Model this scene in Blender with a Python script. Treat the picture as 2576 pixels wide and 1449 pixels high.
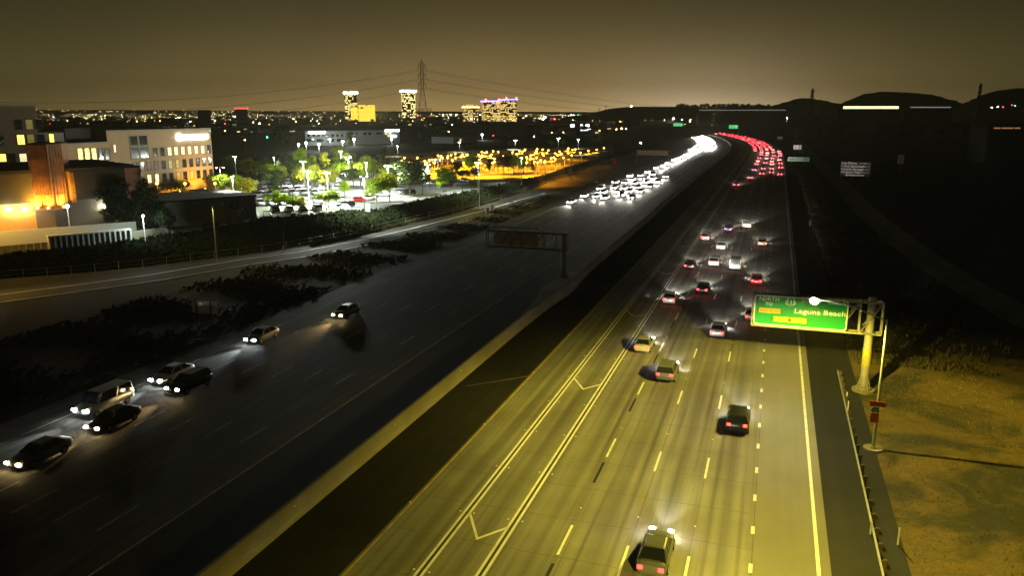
import bpy, bmesh, math, random
from mathutils import Vector, Matrix
R = math.radians
random.seed(7)
HAZE = .00012
for o in list(bpy.data.objects): bpy.data.objects.remove(o)
scene = bpy.context.scene
col = scene.collection
# ------------------------------------------------------------------ camera, sky, exposure
F, H, TH = 1950.0, 26.6, R(12.8)
CT, ST = math.cos(TH), math.sin(TH)
cd = bpy.data.cameras.new('camera'); cam = bpy.data.objects.new('camera', cd); col.objects.link(cam)
cd.sensor_width = 36; cd.lens = F / 2576 * 36; cd.clip_start = 0.5; cd.clip_end = 30000
cam.location = (0, 0, H); cam.rotation_euler = (R(90) - TH, 0, 0)
scene.camera = cam
scene.view_settings.view_transform = 'Standard'; scene.view_settings.look = 'None'
scene.view_settings.exposure = 0; scene.view_settings.gamma = 1
scene.render.engine = 'CYCLES'
cy = scene.cycles
cy.use_denoising = True
try: cy.denoiser = 'OPENIMAGEDENOISE'
except Exception: pass
cy.max_bounces = 3; cy.diffuse_bounces = 2; cy.glossy_bounces = 2; cy.transmission_bounces = 2; cy.transparent_max_bounces = 8
cy.sample_clamp_indirect = 1.0; cy.sample_clamp_direct = 0
cy.use_light_tree = True; cy.caustics_reflective = False; cy.caustics_refractive = False
scene.render.filter_size = 1.5

class NT:
    def __init__(s, tree): s.t = tree; s.n = tree.nodes; s.l = tree.links
    def node(s, typ, **kw):
        n = s.n.new(typ)
        for k, v in kw.items(): setattr(n, k, v)
        return n
    def put(s, sock, v):
        if hasattr(v, 'is_output') or isinstance(v, bpy.types.NodeSocket): s.l.new(v, sock)
        elif isinstance(v, (tuple, list)) and len(v) == 3 and sock.type == 'RGBA': sock.default_value = (*v, 1)
        else: sock.default_value = v
    def m(s, op, a, b=0.0, c=0.0, clamp=False):
        n = s.n.new('ShaderNodeMath'); n.operation = op; n.use_clamp = clamp
        s.put(n.inputs[0], a); s.put(n.inputs[1], b); s.put(n.inputs[2], c)
        return n.outputs[0]
    def mix(s, f, a, b, bl='MIX'):
        n = s.n.new('ShaderNodeMix'); n.data_type = 'RGBA'; n.blend_type = bl
        s.put(n.inputs[0], f); s.put(n.inputs[6], a); s.put(n.inputs[7], b)
        return n.outputs[2]
    def noise(s, scale, detail=3, rough=.55, vec=None, dist=0):
        n = s.n.new('ShaderNodeTexNoise'); n.inputs['Scale'].default_value = scale
        n.inputs['Detail'].default_value = detail; n.inputs['Roughness'].default_value = rough; n.inputs['Distortion'].default_value = dist
        if vec is not None: s.l.new(vec, n.inputs['Vector'])
        return n.outputs['Fac']
    def ramp(s, f, a, b):   # smooth 0..1 between a and b
        n = s.n.new('ShaderNodeMapRange'); n.clamp = True
        s.put(n.inputs[0], f); n.inputs[1].default_value = a; n.inputs[2].default_value = b
        return n.outputs[0]

world = bpy.data.worlds.new('World'); scene.world = world; world.use_nodes = True
w = NT(world.node_tree); w.n.clear()
tc = w.node('ShaderNodeTexCoord'); sp = w.node('ShaderNodeSeparateXYZ'); w.l.new(tc.outputs['Generated'], sp.inputs[0])
dx_, dy_, dz_ = sp.outputs
el = w.m('MAXIMUM', dz_, 0.0)
az = w.m('ARCTAN2', dx_, dy_)
az1 = w.m('DIVIDE', w.m('SUBTRACT', az, R(0)), R(27)); g1 = w.m('EXPONENT', w.m('MULTIPLY', w.m('MULTIPLY', az1, az1), -1.0))
az2 = w.m('DIVIDE', w.m('SUBTRACT', az, R(13.5)), R(7)); g2 = w.m('EXPONENT', w.m('MULTIPLY', w.m('MULTIPLY', az2, az2), -1.0))
v1 = w.m('EXPONENT', w.m('MULTIPLY', el, -19.0)); v2 = w.m('EXPONENT', w.m('MULTIPLY', el, -36.0)); v3 = w.m('EXPONENT', w.m('MULTIPLY', el, -10.0))
base = w.mix(v3, (.0065, .0078, .0034), (.070, .067, .021))
glow = w.mix(w.m('MULTIPLY', g1, v1), (0, 0, 0), (.54, .335, .125))
glow2 = w.mix(w.m('MULTIPLY', g2, v2), (0, 0, 0), (.60, .50, .36))
skyc = w.mix(1.0, w.mix(1.0, base, glow, 'ADD'), glow2, 'ADD')
grain = w.noise(260, 2, .7, tc.outputs['Generated'])
bank = w.noise(5, 3, .5, tc.outputs['Generated'])
skyc = w.mix(1.0, skyc, w.m('ADD', .86, w.m('MULTIPLY', bank, .28)), 'MULTIPLY')
below = w.m('LESS_THAN', dz_, -0.002)
skyc = w.mix(below, skyc, (.01, .01, .006))
bg = w.node('ShaderNodeBackground'); w.l.new(skyc, bg.inputs[0]); bg.inputs[1].default_value = 1.0
# a trace of physical night sky under the city glow
sk = w.node('ShaderNodeTexSky'); sk.sky_type = 'NISHITA'; sk.sun_disc = False; sk.sun_elevation = R(-6); sk.sun_rotation = R(200)
bg2 = w.node('ShaderNodeBackground'); w.l.new(sk.outputs[0], bg2.inputs[0]); bg2.inputs[1].default_value = 0.004
ad = w.node('ShaderNodeAddShader'); w.l.new(bg.outputs[0], ad.inputs[0]); w.l.new(bg2.outputs[0], ad.inputs[1])
wo = w.node('ShaderNodeOutputWorld'); w.l.new(ad.outputs[0], wo.inputs[0])

# ------------------------------------------------------------------ geometry helpers
def at(px, py, z=0.0):
    dx = (px - 1288) / F; dy = -(py - 724.5) / F
    d = Vector((dx, CT + dy * ST, -ST + dy * CT)); t = (z - H) / d.z
    return Vector((d.x * t, d.y * t, z))
def atY(px, py, Y):
    dx = (px - 1288) / F; dy = -(py - 724.5) / F
    d = Vector((dx, CT + dy * ST, -ST + dy * CT)); t = Y / d.y
    return Vector((d.x * t, Y, H + d.z * t))
def zat(py, Y): return atY(1288, py, Y).z
PHI = math.atan(672 * CT / F); SP, CP = math.sin(PHI), math.cos(PHI)
RAD, U0, WC = 2050.0, 515.0, -26.0
def road(u, w, z=0.0):
    if u > U0:
        a = (u - U0) / RAD; r = RAD + w - WC
        uu = U0 + r * math.sin(a); ww = WC - RAD + r * math.cos(a)
    else: uu, ww = u, w
    return Vector((uu * SP + ww * CP, uu * CP - ww * SP, z))
def rdir(u): return -PHI + (max(0, u - U0) / RAD)      # z rotation that turns +y into the road direction
def uw(p): return p.x * SP + p.y * CP, p.x * CP - p.y * SP
def onplane(px, py, u):
    dx = (px - 1288) / F; dy = -(py - 724.5) / F
    d = Vector((dx, CT + dy * ST, -ST + dy * CT)); t = u / (d.x * SP + d.y * CP)
    p = d * t; return p.x * CP - p.y * SP, H + p.z

class MB:
    def __init__(s): s.v = []; s.f = []; s.mi = []; s.cur = 0
    def add(s, vs, fs):
        b = len(s.v); s.v += [tuple(v) for v in vs]
        for f in fs: s.f.append([b + i for i in f]); s.mi.append(s.cur)
        return s
    def quad(s, a, b, c, d): return s.add([a, b, c, d], [[0, 1, 2, 3]])
    def box(s, c, d, rz=0, m=None):
        x, y, z = d[0] / 2, d[1] / 2, d[2] / 2; cs, sn = math.cos(rz), math.sin(rz)
        vs = []
        for k in (-z, z):
            for i, j in ((-x, -y), (x, -y), (x, y), (-x, y)):
                vs.append((c[0] + i * cs - j * sn, c[1] + i * sn + j * cs, c[2] + k))
        return s.add(vs, [[0, 3, 2, 1], [4, 5, 6, 7], [0, 1, 5, 4], [1, 2, 6, 5], [2, 3, 7, 6], [3, 0, 4, 7]])
    def tube(s, p0, p1, r0, r1=None, n=6, cap=True):
        r1 = r0 if r1 is None else r1; p0, p1 = Vector(p0), Vector(p1); d = p1 - p0
        if d.length < 1e-6: return s
        d.normalize(); a = d.orthogonal().normalized(); b = d.cross(a)
        vs = []
        for p, r in ((p0, r0), (p1, r1)):
            for k in range(n):
                t = 2 * math.pi * k / n; vs.append(p + a * (r * math.cos(t)) + b * (r * math.sin(t)))
        fs = [[k, (k + 1) % n, n + (k + 1) % n, n + k] for k in range(n)]
        if cap: fs += [list(range(n))[::-1], list(range(n, 2 * n))]
        return s.add(vs, fs)
    def path(s, pts, r, n=6):
        for a, b in zip(pts, pts[1:]):
            s.tube(a, b, r if not isinstance(r, (list,)) else r[0], None, n)
        return s
    def prism(s, poly, z0, z1):
        n = len(poly); vs = [(p[0], p[1], z0) for p in poly] + [(p[0], p[1], z1) for p in poly]
        return s.add(vs, [list(range(n))[::-1], list(range(n, 2 * n))] + [[k, (k + 1) % n, n + (k + 1) % n, n + k] for k in range(n)])
    def ribbon(s, L, Rr):
        b = len(s.v); s.v += [tuple(p) for pr in zip(L, Rr) for p in pr]
        for k in range(len(L) - 1): s.f.append([b + 2 * k, b + 2 * k + 1, b + 2 * k + 3, b + 2 * k + 2]); s.mi.append(s.cur)
        return s
    def ball(s, c, r, n=8, m=5, sz=1):
        vs = [(c[0], c[1], c[2] - r * sz)]
        for i in range(1, m):
            t = math.pi * i / m
            for k in range(n):
                a = 2 * math.pi * k / n; vs.append((c[0] + r * math.sin(t) * math.cos(a), c[1] + r * math.sin(t) * math.sin(a), c[2] - r * sz * math.cos(t)))
        vs.append((c[0], c[1], c[2] + r * sz)); fs = []
        for k in range(n):
            fs.append([0, 1 + (k + 1) % n, 1 + k])
            for i in range(m - 2): fs.append([1 + i * n + k, 1 + i * n + (k + 1) % n, 1 + (i + 1) * n + (k + 1) % n, 1 + (i + 1) * n + k])
            fs.append([1 + (m - 2) * n + k, 1 + (m - 2) * n + (k + 1) % n, len(vs) - 1])
        return s.add(vs, fs)
    def mesh(s, name, mats, smooth=False):
        me = bpy.data.meshes.new(name); me.from_pydata(s.v, [], s.f)
        for m in (mats if isinstance(mats, (list, tuple)) else [mats]): me.materials.append(m)
        if any(s.mi): me.polygons.foreach_set('material_index', s.mi)
        if smooth: me.polygons.foreach_set('use_smooth', [True] * len(me.polygons))
        me.update(); return me
    def build(s, name, mats, parent=None, smooth=False, loc=(0, 0, 0), rz=0):
        o = bpy.data.objects.new(name, s.mesh(name, mats, smooth)); col.objects.link(o)
        o.location = loc; o.rotation_euler = (0, 0, rz)
        if parent: o.parent = parent
        return o
def tag(o, label=None, cat=None, group=None, kind=None):
    if label: o['label'] = label
    if cat: o['category'] = cat
    if group: o['group'] = group
    if kind: o['kind'] = kind
    return o
def empty(name, loc=(0, 0, 0), rz=0, label=None, cat=None, group=None, parent=None):
    o = bpy.data.objects.new(name, None); col.objects.link(o); o.location = loc; o.rotation_euler = (0, 0, rz)
    o.empty_display_size = .5
    if parent: o.parent = parent
    return tag(o, label, cat, group)
def inst(name, mesh, parent=None, loc=(0, 0, 0), rz=0, sc=1):
    o = bpy.data.objects.new(name, mesh); col.objects.link(o); o.location = loc; o.rotation_euler = (0, 0, rz)
    o.scale = (sc, sc, sc) if not isinstance(sc, tuple) else sc
    if parent: o.parent = parent
    return o
KIDS = {}
def copy_tree(o, parent=None):
    c = o.copy(); col.objects.link(c); c.parent = parent
    for ch in list(o.children): copy_tree(ch, c)
    return c
def lamp_light(kind, name, loc, power, color, radius=.15, parent=None, rot=None, size=None, blend=.4):
    l = bpy.data.lights.new(name, kind); l.energy = power; l.color = color; l.shadow_soft_size = radius
    if kind == 'SPOT': l.spot_size = size; l.spot_blend = blend
    o = bpy.data.objects.new(name, l); col.objects.link(o); o.location = loc
    if rot is not None: o.rotation_euler = rot
    if parent: o.parent = parent
    return o

# ------------------------------------------------------------------ materials
MATS = {}
def mat(name, colr, rough=.8, metal=0.0, var=0.0, scale=3.0, col2=None, bump=0.0, bscale=None, spec=.3, detail=4, lo=.35, hi=.65):
    if name in MATS: return MATS[name]
    m = bpy.data.materials.new(name); m.use_nodes = True; t = NT(m.node_tree); b = t.n['Principled BSDF']
    b.inputs['Roughness'].default_value = rough; b.inputs['Metallic'].default_value = metal
    b.inputs['Specular IOR Level'].default_value = spec
    tcn = t.node('ShaderNodeTexCoord').outputs['Object']
    n = t.ramp(t.noise(scale, detail, .6, tcn), lo, hi)
    c2 = col2 if col2 else tuple(c * (1 - var) for c in colr)
    t.l.new(t.mix(n, colr, c2), b.inputs['Base Color'])
    if bump:
        bn = t.node('ShaderNodeBump'); bn.inputs['Strength'].default_value = bump; bn.inputs['Distance'].default_value = .05
        t.l.new(t.noise(bscale or scale * 6, 3, .6, tcn), bn.inputs['Height']); t.l.new(bn.outputs[0], b.inputs['Normal'])
    MATS[name] = m; return m
def emit(name, colr, strength, sample=False):
    if name in MATS: return MATS[name]
    m = bpy.data.materials.new(name); m.use_nodes = True; t = NT(m.node_tree); b = t.n['Principled BSDF']
    b.inputs['Base Color'].default_value = (*[c * .5 for c in colr], 1); b.inputs['Emission Color'].default_value = (*colr, 1)
    b.inputs['Emission Strength'].default_value = strength; b.inputs['Roughness'].default_value = .3
    if not sample: m.cycles.emission_sampling = 'NONE'
    MATS[name] = m; return m
def window_mat(name, colr, strength, sx, sz, frac, seed=0, dark=(.01, .012, .014)):
    """facade of many small panes: lit panes emit, dark ones are glass (used on far towers only)"""
    m = bpy.data.materials.new(name); m.use_nodes = True; t = NT(m.node_tree); b = t.n['Principled BSDF']
    tcn = t.node('ShaderNodeTexCoord').outputs['Object']; s3 = t.node('ShaderNodeSeparateXYZ'); t.l.new(tcn, s3.inputs[0])
    hx = t.m('ADD', s3.outputs[0], s3.outputs[1])
    cx = t.m('FLOOR', t.m('DIVIDE', hx, sx)); cz = t.m('FLOOR', t.m('DIVIDE', s3.outputs[2], sz))
    fx = t.m('FRACT', t.m('DIVIDE', hx, sx)); fz = t.m('FRACT', t.m('DIVIDE', s3.outputs[2], sz))
    cv = t.node('ShaderNodeCombineXYZ'); t.l.new(cx, cv.inputs[0]); t.l.new(cz, cv.inputs[1]); cv.inputs[2].default_value = seed
    wn = t.node('ShaderNodeTexWhiteNoise'); t.l.new(cv.outputs[0], wn.inputs['Vector'])
    cw = t.node('ShaderNodeCombineXYZ'); t.l.new(t.m('FLOOR', t.m('DIVIDE', hx, sx * 4)), cw.inputs[0]); t.l.new(cz, cw.inputs[1]); cw.inputs[2].default_value = seed + 9
    wn2 = t.node('ShaderNodeTexWhiteNoise'); t.l.new(cw.outputs[0], wn2.inputs['Vector'])
    lit = t.m('GREATER_THAN', t.m('ADD', t.m('MULTIPLY', wn.outputs[0], .5), t.m('MULTIPLY', wn2.outputs[0], .5)), 1 - frac)
    pane = t.m('MULTIPLY', t.m('GREATER_THAN', fx, .22), t.m('GREATER_THAN', fz, .4))
    on = t.m('MULTIPLY', lit, pane)
    t.l.new(t.mix(pane, (.12, .1, .07), dark), b.inputs['Base Color'])
    b.inputs['Emission Color'].default_value = (*colr, 1)
    t.l.new(t.m('MULTIPLY', on, strength), b.inputs['Emission Strength'])
    m.cycles.emission_sampling = 'NONE'
    return m

def roadmat(name, c1, c2, joints=True, streak=.6, rough=.8, green=0):
    """pavement in road coordinates: grain, stains, wheel-path streaks and slab joints"""
    m = bpy.data.materials.new(name); m.use_nodes = True; t = NT(m.node_tree); b = t.n['Principled BSDF']
    g = t.node('ShaderNodeNewGeometry').outputs['Position']
    mp = t.node('ShaderNodeMapping'); mp.vector_type = 'POINT'; mp.inputs['Rotation'].default_value = (0, 0, PHI); t.l.new(g, mp.inputs[0])
    s3 = t.node('ShaderNodeSeparateXYZ'); t.l.new(mp.outputs[0], s3.inputs[0])
    mps = t.node('ShaderNodeMapping'); mps.inputs['Scale'].default_value = (1.3, .025, 1); t.l.new(mp.outputs[0], mps.inputs[0])
    st = t.ramp(t.noise(1.0, 4, .6, mps.outputs[0]), .38, .68)
    bl = t.ramp(t.noise(.12, 5, .6, g), .35, .7); gr = t.noise(9, 5, .75, g); fine = t.noise(45, 2, .7, g)
    c = t.mix(bl, c1, c2)
    c = t.mix(t.m('MULTIPLY', st, streak), c, tuple(x * .45 for x in c2))
    c = t.mix(1.0, c, t.m('ADD', .62, t.m('ADD', t.m('MULTIPLY', gr, .42), t.m('MULTIPLY', fine, .34))), 'MULTIPLY')
    if joints:
        wob = t.m('MULTIPLY', t.noise(.5, 2, .5, g), .25)
        fy = t.m('FRACT', t.m('DIVIDE', t.m('ADD', s3.outputs[1], wob), 4.6)); j1 = t.m('LESS_THAN', fy, .012)
        fx = t.m('FRACT', t.m('DIVIDE', t.m('ADD', s3.outputs[0], 7.02), 3.67)); j2 = t.m('LESS_THAN', fx, .014)
        jj = t.m('MAXIMUM', j1, j2)
        c = t.mix(t.m('MULTIPLY', jj, t.m('MULTIPLY', gr, 1.1)), c, tuple(x * .2 for x in c2))
        # oil-dark band down the middle of each lane
        cl = t.m('ABSOLUTE', t.m('SUBTRACT', fx, .5)); oil = t.ramp(cl, .16, .04)
        c = t.mix(t.m('MULTIPLY', oil, .42), c, tuple(x * .35 for x in c2))
        for off in (.24, .78):
            tr = t.ramp(t.m('ABSOLUTE', t.m('SUBTRACT', fx, off)), .055, .02)
            c = t.mix(t.m('MULTIPLY', tr, t.m('MULTIPLY', st, .6)), c, tuple(x * .3 for x in c2))
    t.l.new(c, b.inputs['Base Color']); b.inputs['Roughness'].default_value = rough; b.inputs['Specular IOR Level'].default_value = .35 if name == 'lane_concrete' else .08
    bn = t.node('ShaderNodeBump'); bn.inputs['Strength'].default_value = .35; bn.inputs['Distance'].default_value = .02
    t.l.new(fine, bn.inputs['Height']); t.l.new(bn.outputs[0], b.inputs['Normal'])
    MATS[name] = m; return m
M_conc = roadmat('lane_concrete', (.235, .228, .19), (.14, .135, .11))
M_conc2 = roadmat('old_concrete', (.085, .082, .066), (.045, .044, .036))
M_exit = roadmat('light_concrete', (.21, .20, .165), (.17, .165, .14), joints=False, streak=.12)
M_asph = roadmat('asphalt', (.028, .028, .022), (.018, .018, .015), joints=False, streak=.3)
M_asph2 = roadmat('asphalt_far', (.022, .021, .017), (.015, .015, .012), joints=False, streak=.1)
M_lot = mat('lot_asphalt', (.095, .098, .095), .8, var=.35, scale=.05, bump=.2)
M_paint = mat('white_paint', (.72, .72, .66), .6, var=.35, scale=1.2, lo=.45, hi=.8)
M_black = mat('black_tape', (.012, .012, .012), .7, var=.3)
M_yel = mat('yellow_paint', (.55, .40, .12), .6, var=.4, scale=1.0)
M_soil = mat('soil', (.034, .030, .018), .95, scale=.06, col2=(.018, .017, .010), bump=.5, bscale=2, spec=.08)
M_grassy = mat('dry_ground', (.105, .066, .014), .95, scale=.10, col2=(.016, .017, .007), bump=.8, bscale=4, detail=8)
M_dirt = mat('dirt_path', (.12, .10, .06), .95, var=.4, scale=.3, bump=.3)
M_ivy = mat('ivy', (.010, .014, .006), .8, scale=.6, col2=(.006, .009, .004), bump=1, bscale=3, spec=0.0)
M_barr = mat('barrier_concrete', (.21, .185, .135), .85, scale=.15, col2=(.13, .115, .09), bump=.15, bscale=8, detail=6)
M_steel = mat('galvanised_steel', (.36, .37, .33), .5, .55, var=.3, scale=2)
M_darksteel = mat('dark_steel', (.10, .10, .09), .6, .4, var=.3)
M_wood = mat('post_wood', (.07, .05, .03), .9, var=.4)
M_bark = mat('bark', (.09, .07, .05), .95, var=.4, scale=4)
M_leaf = mat('leaf_green', (.24, .33, .025), .6, scale=.8, col2=(.12, .18, .015), spec=.2)
M_leaf2 = mat('leaf_yellowish', (.30, .31, .025), .6, scale=.8, col2=(.16, .18, .02), spec=.2)
M_leafd = mat('leaf_dark', (.035, .05, .018), .7, scale=.8, col2=(.02, .03, .012), spec=.2)
M_pine = mat('pine_needles', (.02, .032, .014), .8, scale=1, col2=(.012, .02, .009), spec=.1)
M_brush = mat('dry_brush', (.075, .062, .032), .95, scale=.12, col2=(.03, .027, .014), spec=.0)
M_straw = mat('dry_grass', (.24, .165, .04), .9, scale=.5, col2=(.12, .09, .03), spec=.1)
M_tyre = mat('tyre', (.015, .015, .015), .8, var=.2)
M_glass = mat('car_glass', (.012, .014, .016), .08, spec=.6)
M_head = emit('headlight_lens', (1, .96, .86), 260)
M_headc = emit('headlight_lens_cool', (.86, .95, 1), 260)
M_heady = emit('headlight_lens_warm', (1, .72, .32), 160)
M_tail = emit('tail_light_lens', (1, .02, .02), 14)
M_tailf = emit('tail_light_lens_bright', (1, .03, .05), 60)
M_amber = emit('turn_signal_lens', (1, .45, .02), 40)
M_offlens = mat('unlit_lens', (.35, .35, .35), .2)
M_offred = mat('unlit_red_lens', (.25, .01, .01), .2)
PAINTS = [mat('car_paint_' + n, c, .28, .25, var=.05, spec=.5) for n, c in (('white', (.75, .75, .73)), ('silver', (.42, .43, .44)), ('grey', (.13, .135, .14)), ('black', (.015, .015, .017)),
          ('blue', (.03, .06, .16)), ('red', (.5, .01, .012)), ('tan', (.3, .26, .18)))]
PNAME = ['white', 'silver', 'grey', 'black', 'blue', 'red', 'tan']

# ------------------------------------------------------------------ setting: ground, roads
HZ = .0
LOTZ = 3.0
g = MB(); g.quad((-9000, -200, -.06), (9000, -200, -.06), (9000, 14000, -.06), (-9000, 14000, -.06)); tag(g.build('ground', M_soil), kind='structure')
tg = NT(M_grassy.node_tree); gp = tg.node('ShaderNodeNewGeometry').outputs['Position']; bs_ = tg.n['Principled BSDF']
big = tg.ramp(tg.noise(.10, 6, .65, gp, 1.2), .44, .58); midn = tg.ramp(tg.noise(.9, 6, .7, gp), .35, .68); finn = tg.noise(5, 6, .8, gp)
cc_ = tg.mix(big, (.125, .084, .018), (.026, .027, .009)); cc_ = tg.mix(tg.m('MULTIPLY', midn, .55), cc_, (.035, .030, .012)); cc_ = tg.mix(1.0, cc_, tg.m('ADD', -.25, tg.m('MULTIPLY', finn, 2.4)), 'MULTIPLY')
for l_ in list(bs_.inputs['Base Color'].links): tg.l.remove(l_)
tg.l.new(cc_, bs_.inputs['Base Color'])
def strip(name, w0, w1, u0, u1, z, m, step=12):
    b = MB(); n = max(1, int((u1 - u0) / step)); us = [u0 + (u1 - u0) * k / n for k in range(n + 1)]
    b.ribbon([road(u, w0, z) for u in us], [road(u, w1, z) for u in us])
    return tag(b.build(name, m), kind='structure')
strip('road_eastbound', -22.6, .42, -20, 1700, 0, M_conc)
strip('exit_lane', .42, 4.85, -20, 1700, 0, M_exit)
strip('road_shoulder', 4.85, 9.3, -20, 1700, -.004, M_asph)
strip('median_shoulder', -36.3, -22.6, -20, 1700, -.004, M_asph)
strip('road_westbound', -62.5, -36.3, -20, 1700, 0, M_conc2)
strip('verge', 9.3, 34, -20, 95, -.03, M_grassy)
mk = MB(); mkb = MB(); mky = MB(); mkw = MB()
def line(b, w, u0, u1, wd=.12, z=.004, step=12):
    n = max(1, int((u1 - u0) / step)); us = [u0 + (u1 - u0) * k / n for k in range(n + 1)]
    b.ribbon([road(u, w - wd / 2, z) for u in us], [road(u, w + wd / 2, z) for u in us])
line(mk, 4.15, -20, 1600, .22)
for wc in (-14.75, -18.2):
    line(mk, wc - .19, -20, 1600, .17); line(mk, wc + .19, -20, 1600, .17); line(mkb, wc, -20, 500, .10, .003)
line(mky, -22.35, -20, 1600, .14); line(mkw, -36.5, -20, 1600, .12)
line(mkw, -58.6, -20, 1600, .14)
for wc, blk in ((-11.0, 1), (-7.05, 0), (-3.31, 0)):
    u = 26.9 if wc == -11.0 else 25.6
    while u < 1200:
        line(mk, wc, u, u + 3.7, .17)
        if blk and u < 260: line(mkb, wc, u - 4.6, u - 1.0, .2, .003)
        u += 14.63
u = 25
while u < 1200: line(mk, .30, u, u + 1.0, .22); u += 3.66 * 1.25
for wc in (-40.15, -43.8, -47.5, -51.15, -54.8):
    u = 20
    while u < 1200: line(mkw, wc, u, u + 3.7, .14); u += 14.63
# chevrons in the buffer between the two double lines
for pxy in ((1205, 1353), (1470, 978), (1612, 797), (1668, 689), (1716, 620), (1748, 571), (1775, 533)):
    uc, wc = uw(at(pxy[0], pxy[1])); a0, a1 = -18.0, -14.95; am = -16.35
    for (wa, ua), (wb, ub) in (((a0, uc + 2.9), (am, uc)), ((am, uc), (a1, uc + 1.9))):
        d = .16
        mk.quad(road(ua, wa - .0, .004), road(ua - d * 2.2, wa, .004), road(ub - d * 2.2, wb, .004), road(ub, wb, .004))
tag(mk.build('road_markings', M_paint), kind='structure'); tag(mkw.build('worn_markings', mat('worn_paint', (.5, .48, .42), .8, var=.6, scale=.8)), kind='structure'); tag(mkb.build('contrast_markings', M_black), kind='structure'); tag(mky.build('edge_line_markings', M_yel), kind='structure')
# reflective ceramic studs
st = MB()
for wc in (-14.75, -18.2):
    u = 30
    while u < 330:
        for s in (-.5, .5): st.box(road(u, wc + s, .012), (.1, .1, .024), -PHI)
        u += 7.3
for wc in (-11.0, -7.05, -3.31):
    u = 33
    while u < 330: st.box(road(u, wc, .012), (.1, .1, .024), -PHI); u += 14.63
u = 30
while u < 250: st.box(road(u, -22.5, .012), (.1, .1, .024), -PHI); u += 14.63
tag(st.build('lane_studs', mat('stud_white', (.8, .8, .75), .3), None), kind='stuff', label='small white reflective studs along the lane lines', cat='road stud')
# joint seal lines across the median shoulder
sj = MB()
for (a, b_) in (((1172, 972), (1334, 946)), ((1445, 729), (1543, 719)), ((1582, 616), (1650, 606))):
    p, q = at(*a), at(*b_); d = (q - p).normalized(); n = Vector((-d.y, d.x, 0)) * .09; z = Vector((0, 0, .004))
    sj.quad(p - n + z, q - n + z, q + n + z, p + n + z)
tag(sj.build('sealed_joint_lines', mat('seal', (.16, .13, .08), .8)), kind='structure')

# median barrier: concrete wall bulging round the gantry column
bl = [(-25, -28.9), (60, -28.9), (88, -29.0), (100, -28.8), (108, -28.25), (112, -28.1), (117, -28.5), (128, -29.1), (150, -29.1), (190, -29.3), (230, -30.0), (300, -30.3), (500, -30.3)]
def interp(tab, x):
    if x <= tab[0][0]: return tab[0][1]
    for (a, va), (b_, vb) in zip(tab, tab[1:]):
        if x <= b_: return va + (vb - va) * (x - a) / (b_ - a)
    return tab[-1][1]
us = [-25 + 5 * k for k in range(340)]
prof = [(.36, 0), (.34, .08), (.20, .33), (.12, 1.42), (-.12, 1.42), (-.20, .33), (-.34, .08), (-.36, 0)]
b = MB(); rings = []
for u in us:
    wb = interp(bl, u); rings.append([road(u, wb + p[0] , p[1]) for p in prof])
for k in range(len(rings) - 1): b.ribbon(*(lambda A, B: ([A[i] for i in range(8)], [B[i] for i in range(8)]))(rings[k], rings[k + 1]))
o = b.build('median_barrier', M_barr); tag(o, 'long pale concrete median barrier bulging beside the grey gantry column', 'barrier')
# widened concrete pad behind the barrier at the column
b = MB(); pad = [(86, -29.3), (104, -31.2), (110, -32.3), (114, -32.3), (120, -31.2), (140, -29.45)]
b.prism([road(u, w_)[:2] for u, w_ in pad], 0, .62)
tag(b.build('column_pad', M_barr), 'raised concrete wedge joining the median barrier beside the gantry column', 'concrete pad')
b = MB()
for k in range(60):
    u = 40 + k * 14.63; wv = interp(bl, u) + .19
    b.box(road(u, wv, 1.0), (.03, .1, .1), rdir(u))
tag(b.build('barrier_reflectors', mat('reflector', (.8, .75, .6), .3)), 'small reflectors fixed on the median barrier face', 'reflector', kind='stuff')

# frontage ramp (left) as a ribbon along its white line
RL = [(-700, 812), (-300, 778), (0, 741.5), (208, 714.5), (374, 691.7), (602.6, 653.4), (750, 634), (905, 604.4), (1030, 576), (1211, 531), (1300, 505), (1370, 486)]
rp = [at(*p) for p in RL]
def offset(pts, d, z=0):
    out = []
    for k, p in enumerate(pts):
        a = pts[max(0, k - 1)]; c = pts[min(len(pts) - 1, k + 1)]; t_ = (c - a).normalized(); out.append(Vector((p.x - t_.y * d, p.y + t_.x * d, z)))
    return out
b = MB(); b.ribbon(offset(rp, 3.2, .006), offset(rp, -6.3, .006)); tag(b.build('frontage_ramp', M_asph2), kind='structure')
b = MB(); b.ribbon(offset(rp, .12, .012), offset(rp, -.12, .012)); b.ribbon(offset(rp, -5.4, .012), offset(rp, -5.55, .012)); tag(b.build('ramp_edge_lines', M_paint), kind='structure')
# dirt track on the right
DT = [(2000, 352), (2023, 365), (2054, 403), (2090, 437), (2119, 466), (2153, 504), (2182, 535), (2260, 600), (2400, 700), (2576, 800), (2800, 900)]
dp = [at(*p) for p in DT]
b = MB(); b.ribbon(offset(dp, 3.2, -.02), offset(dp, -3.2, -.02)); tag(b.build('dirt_track', M_dirt), kind='structure')

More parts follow.
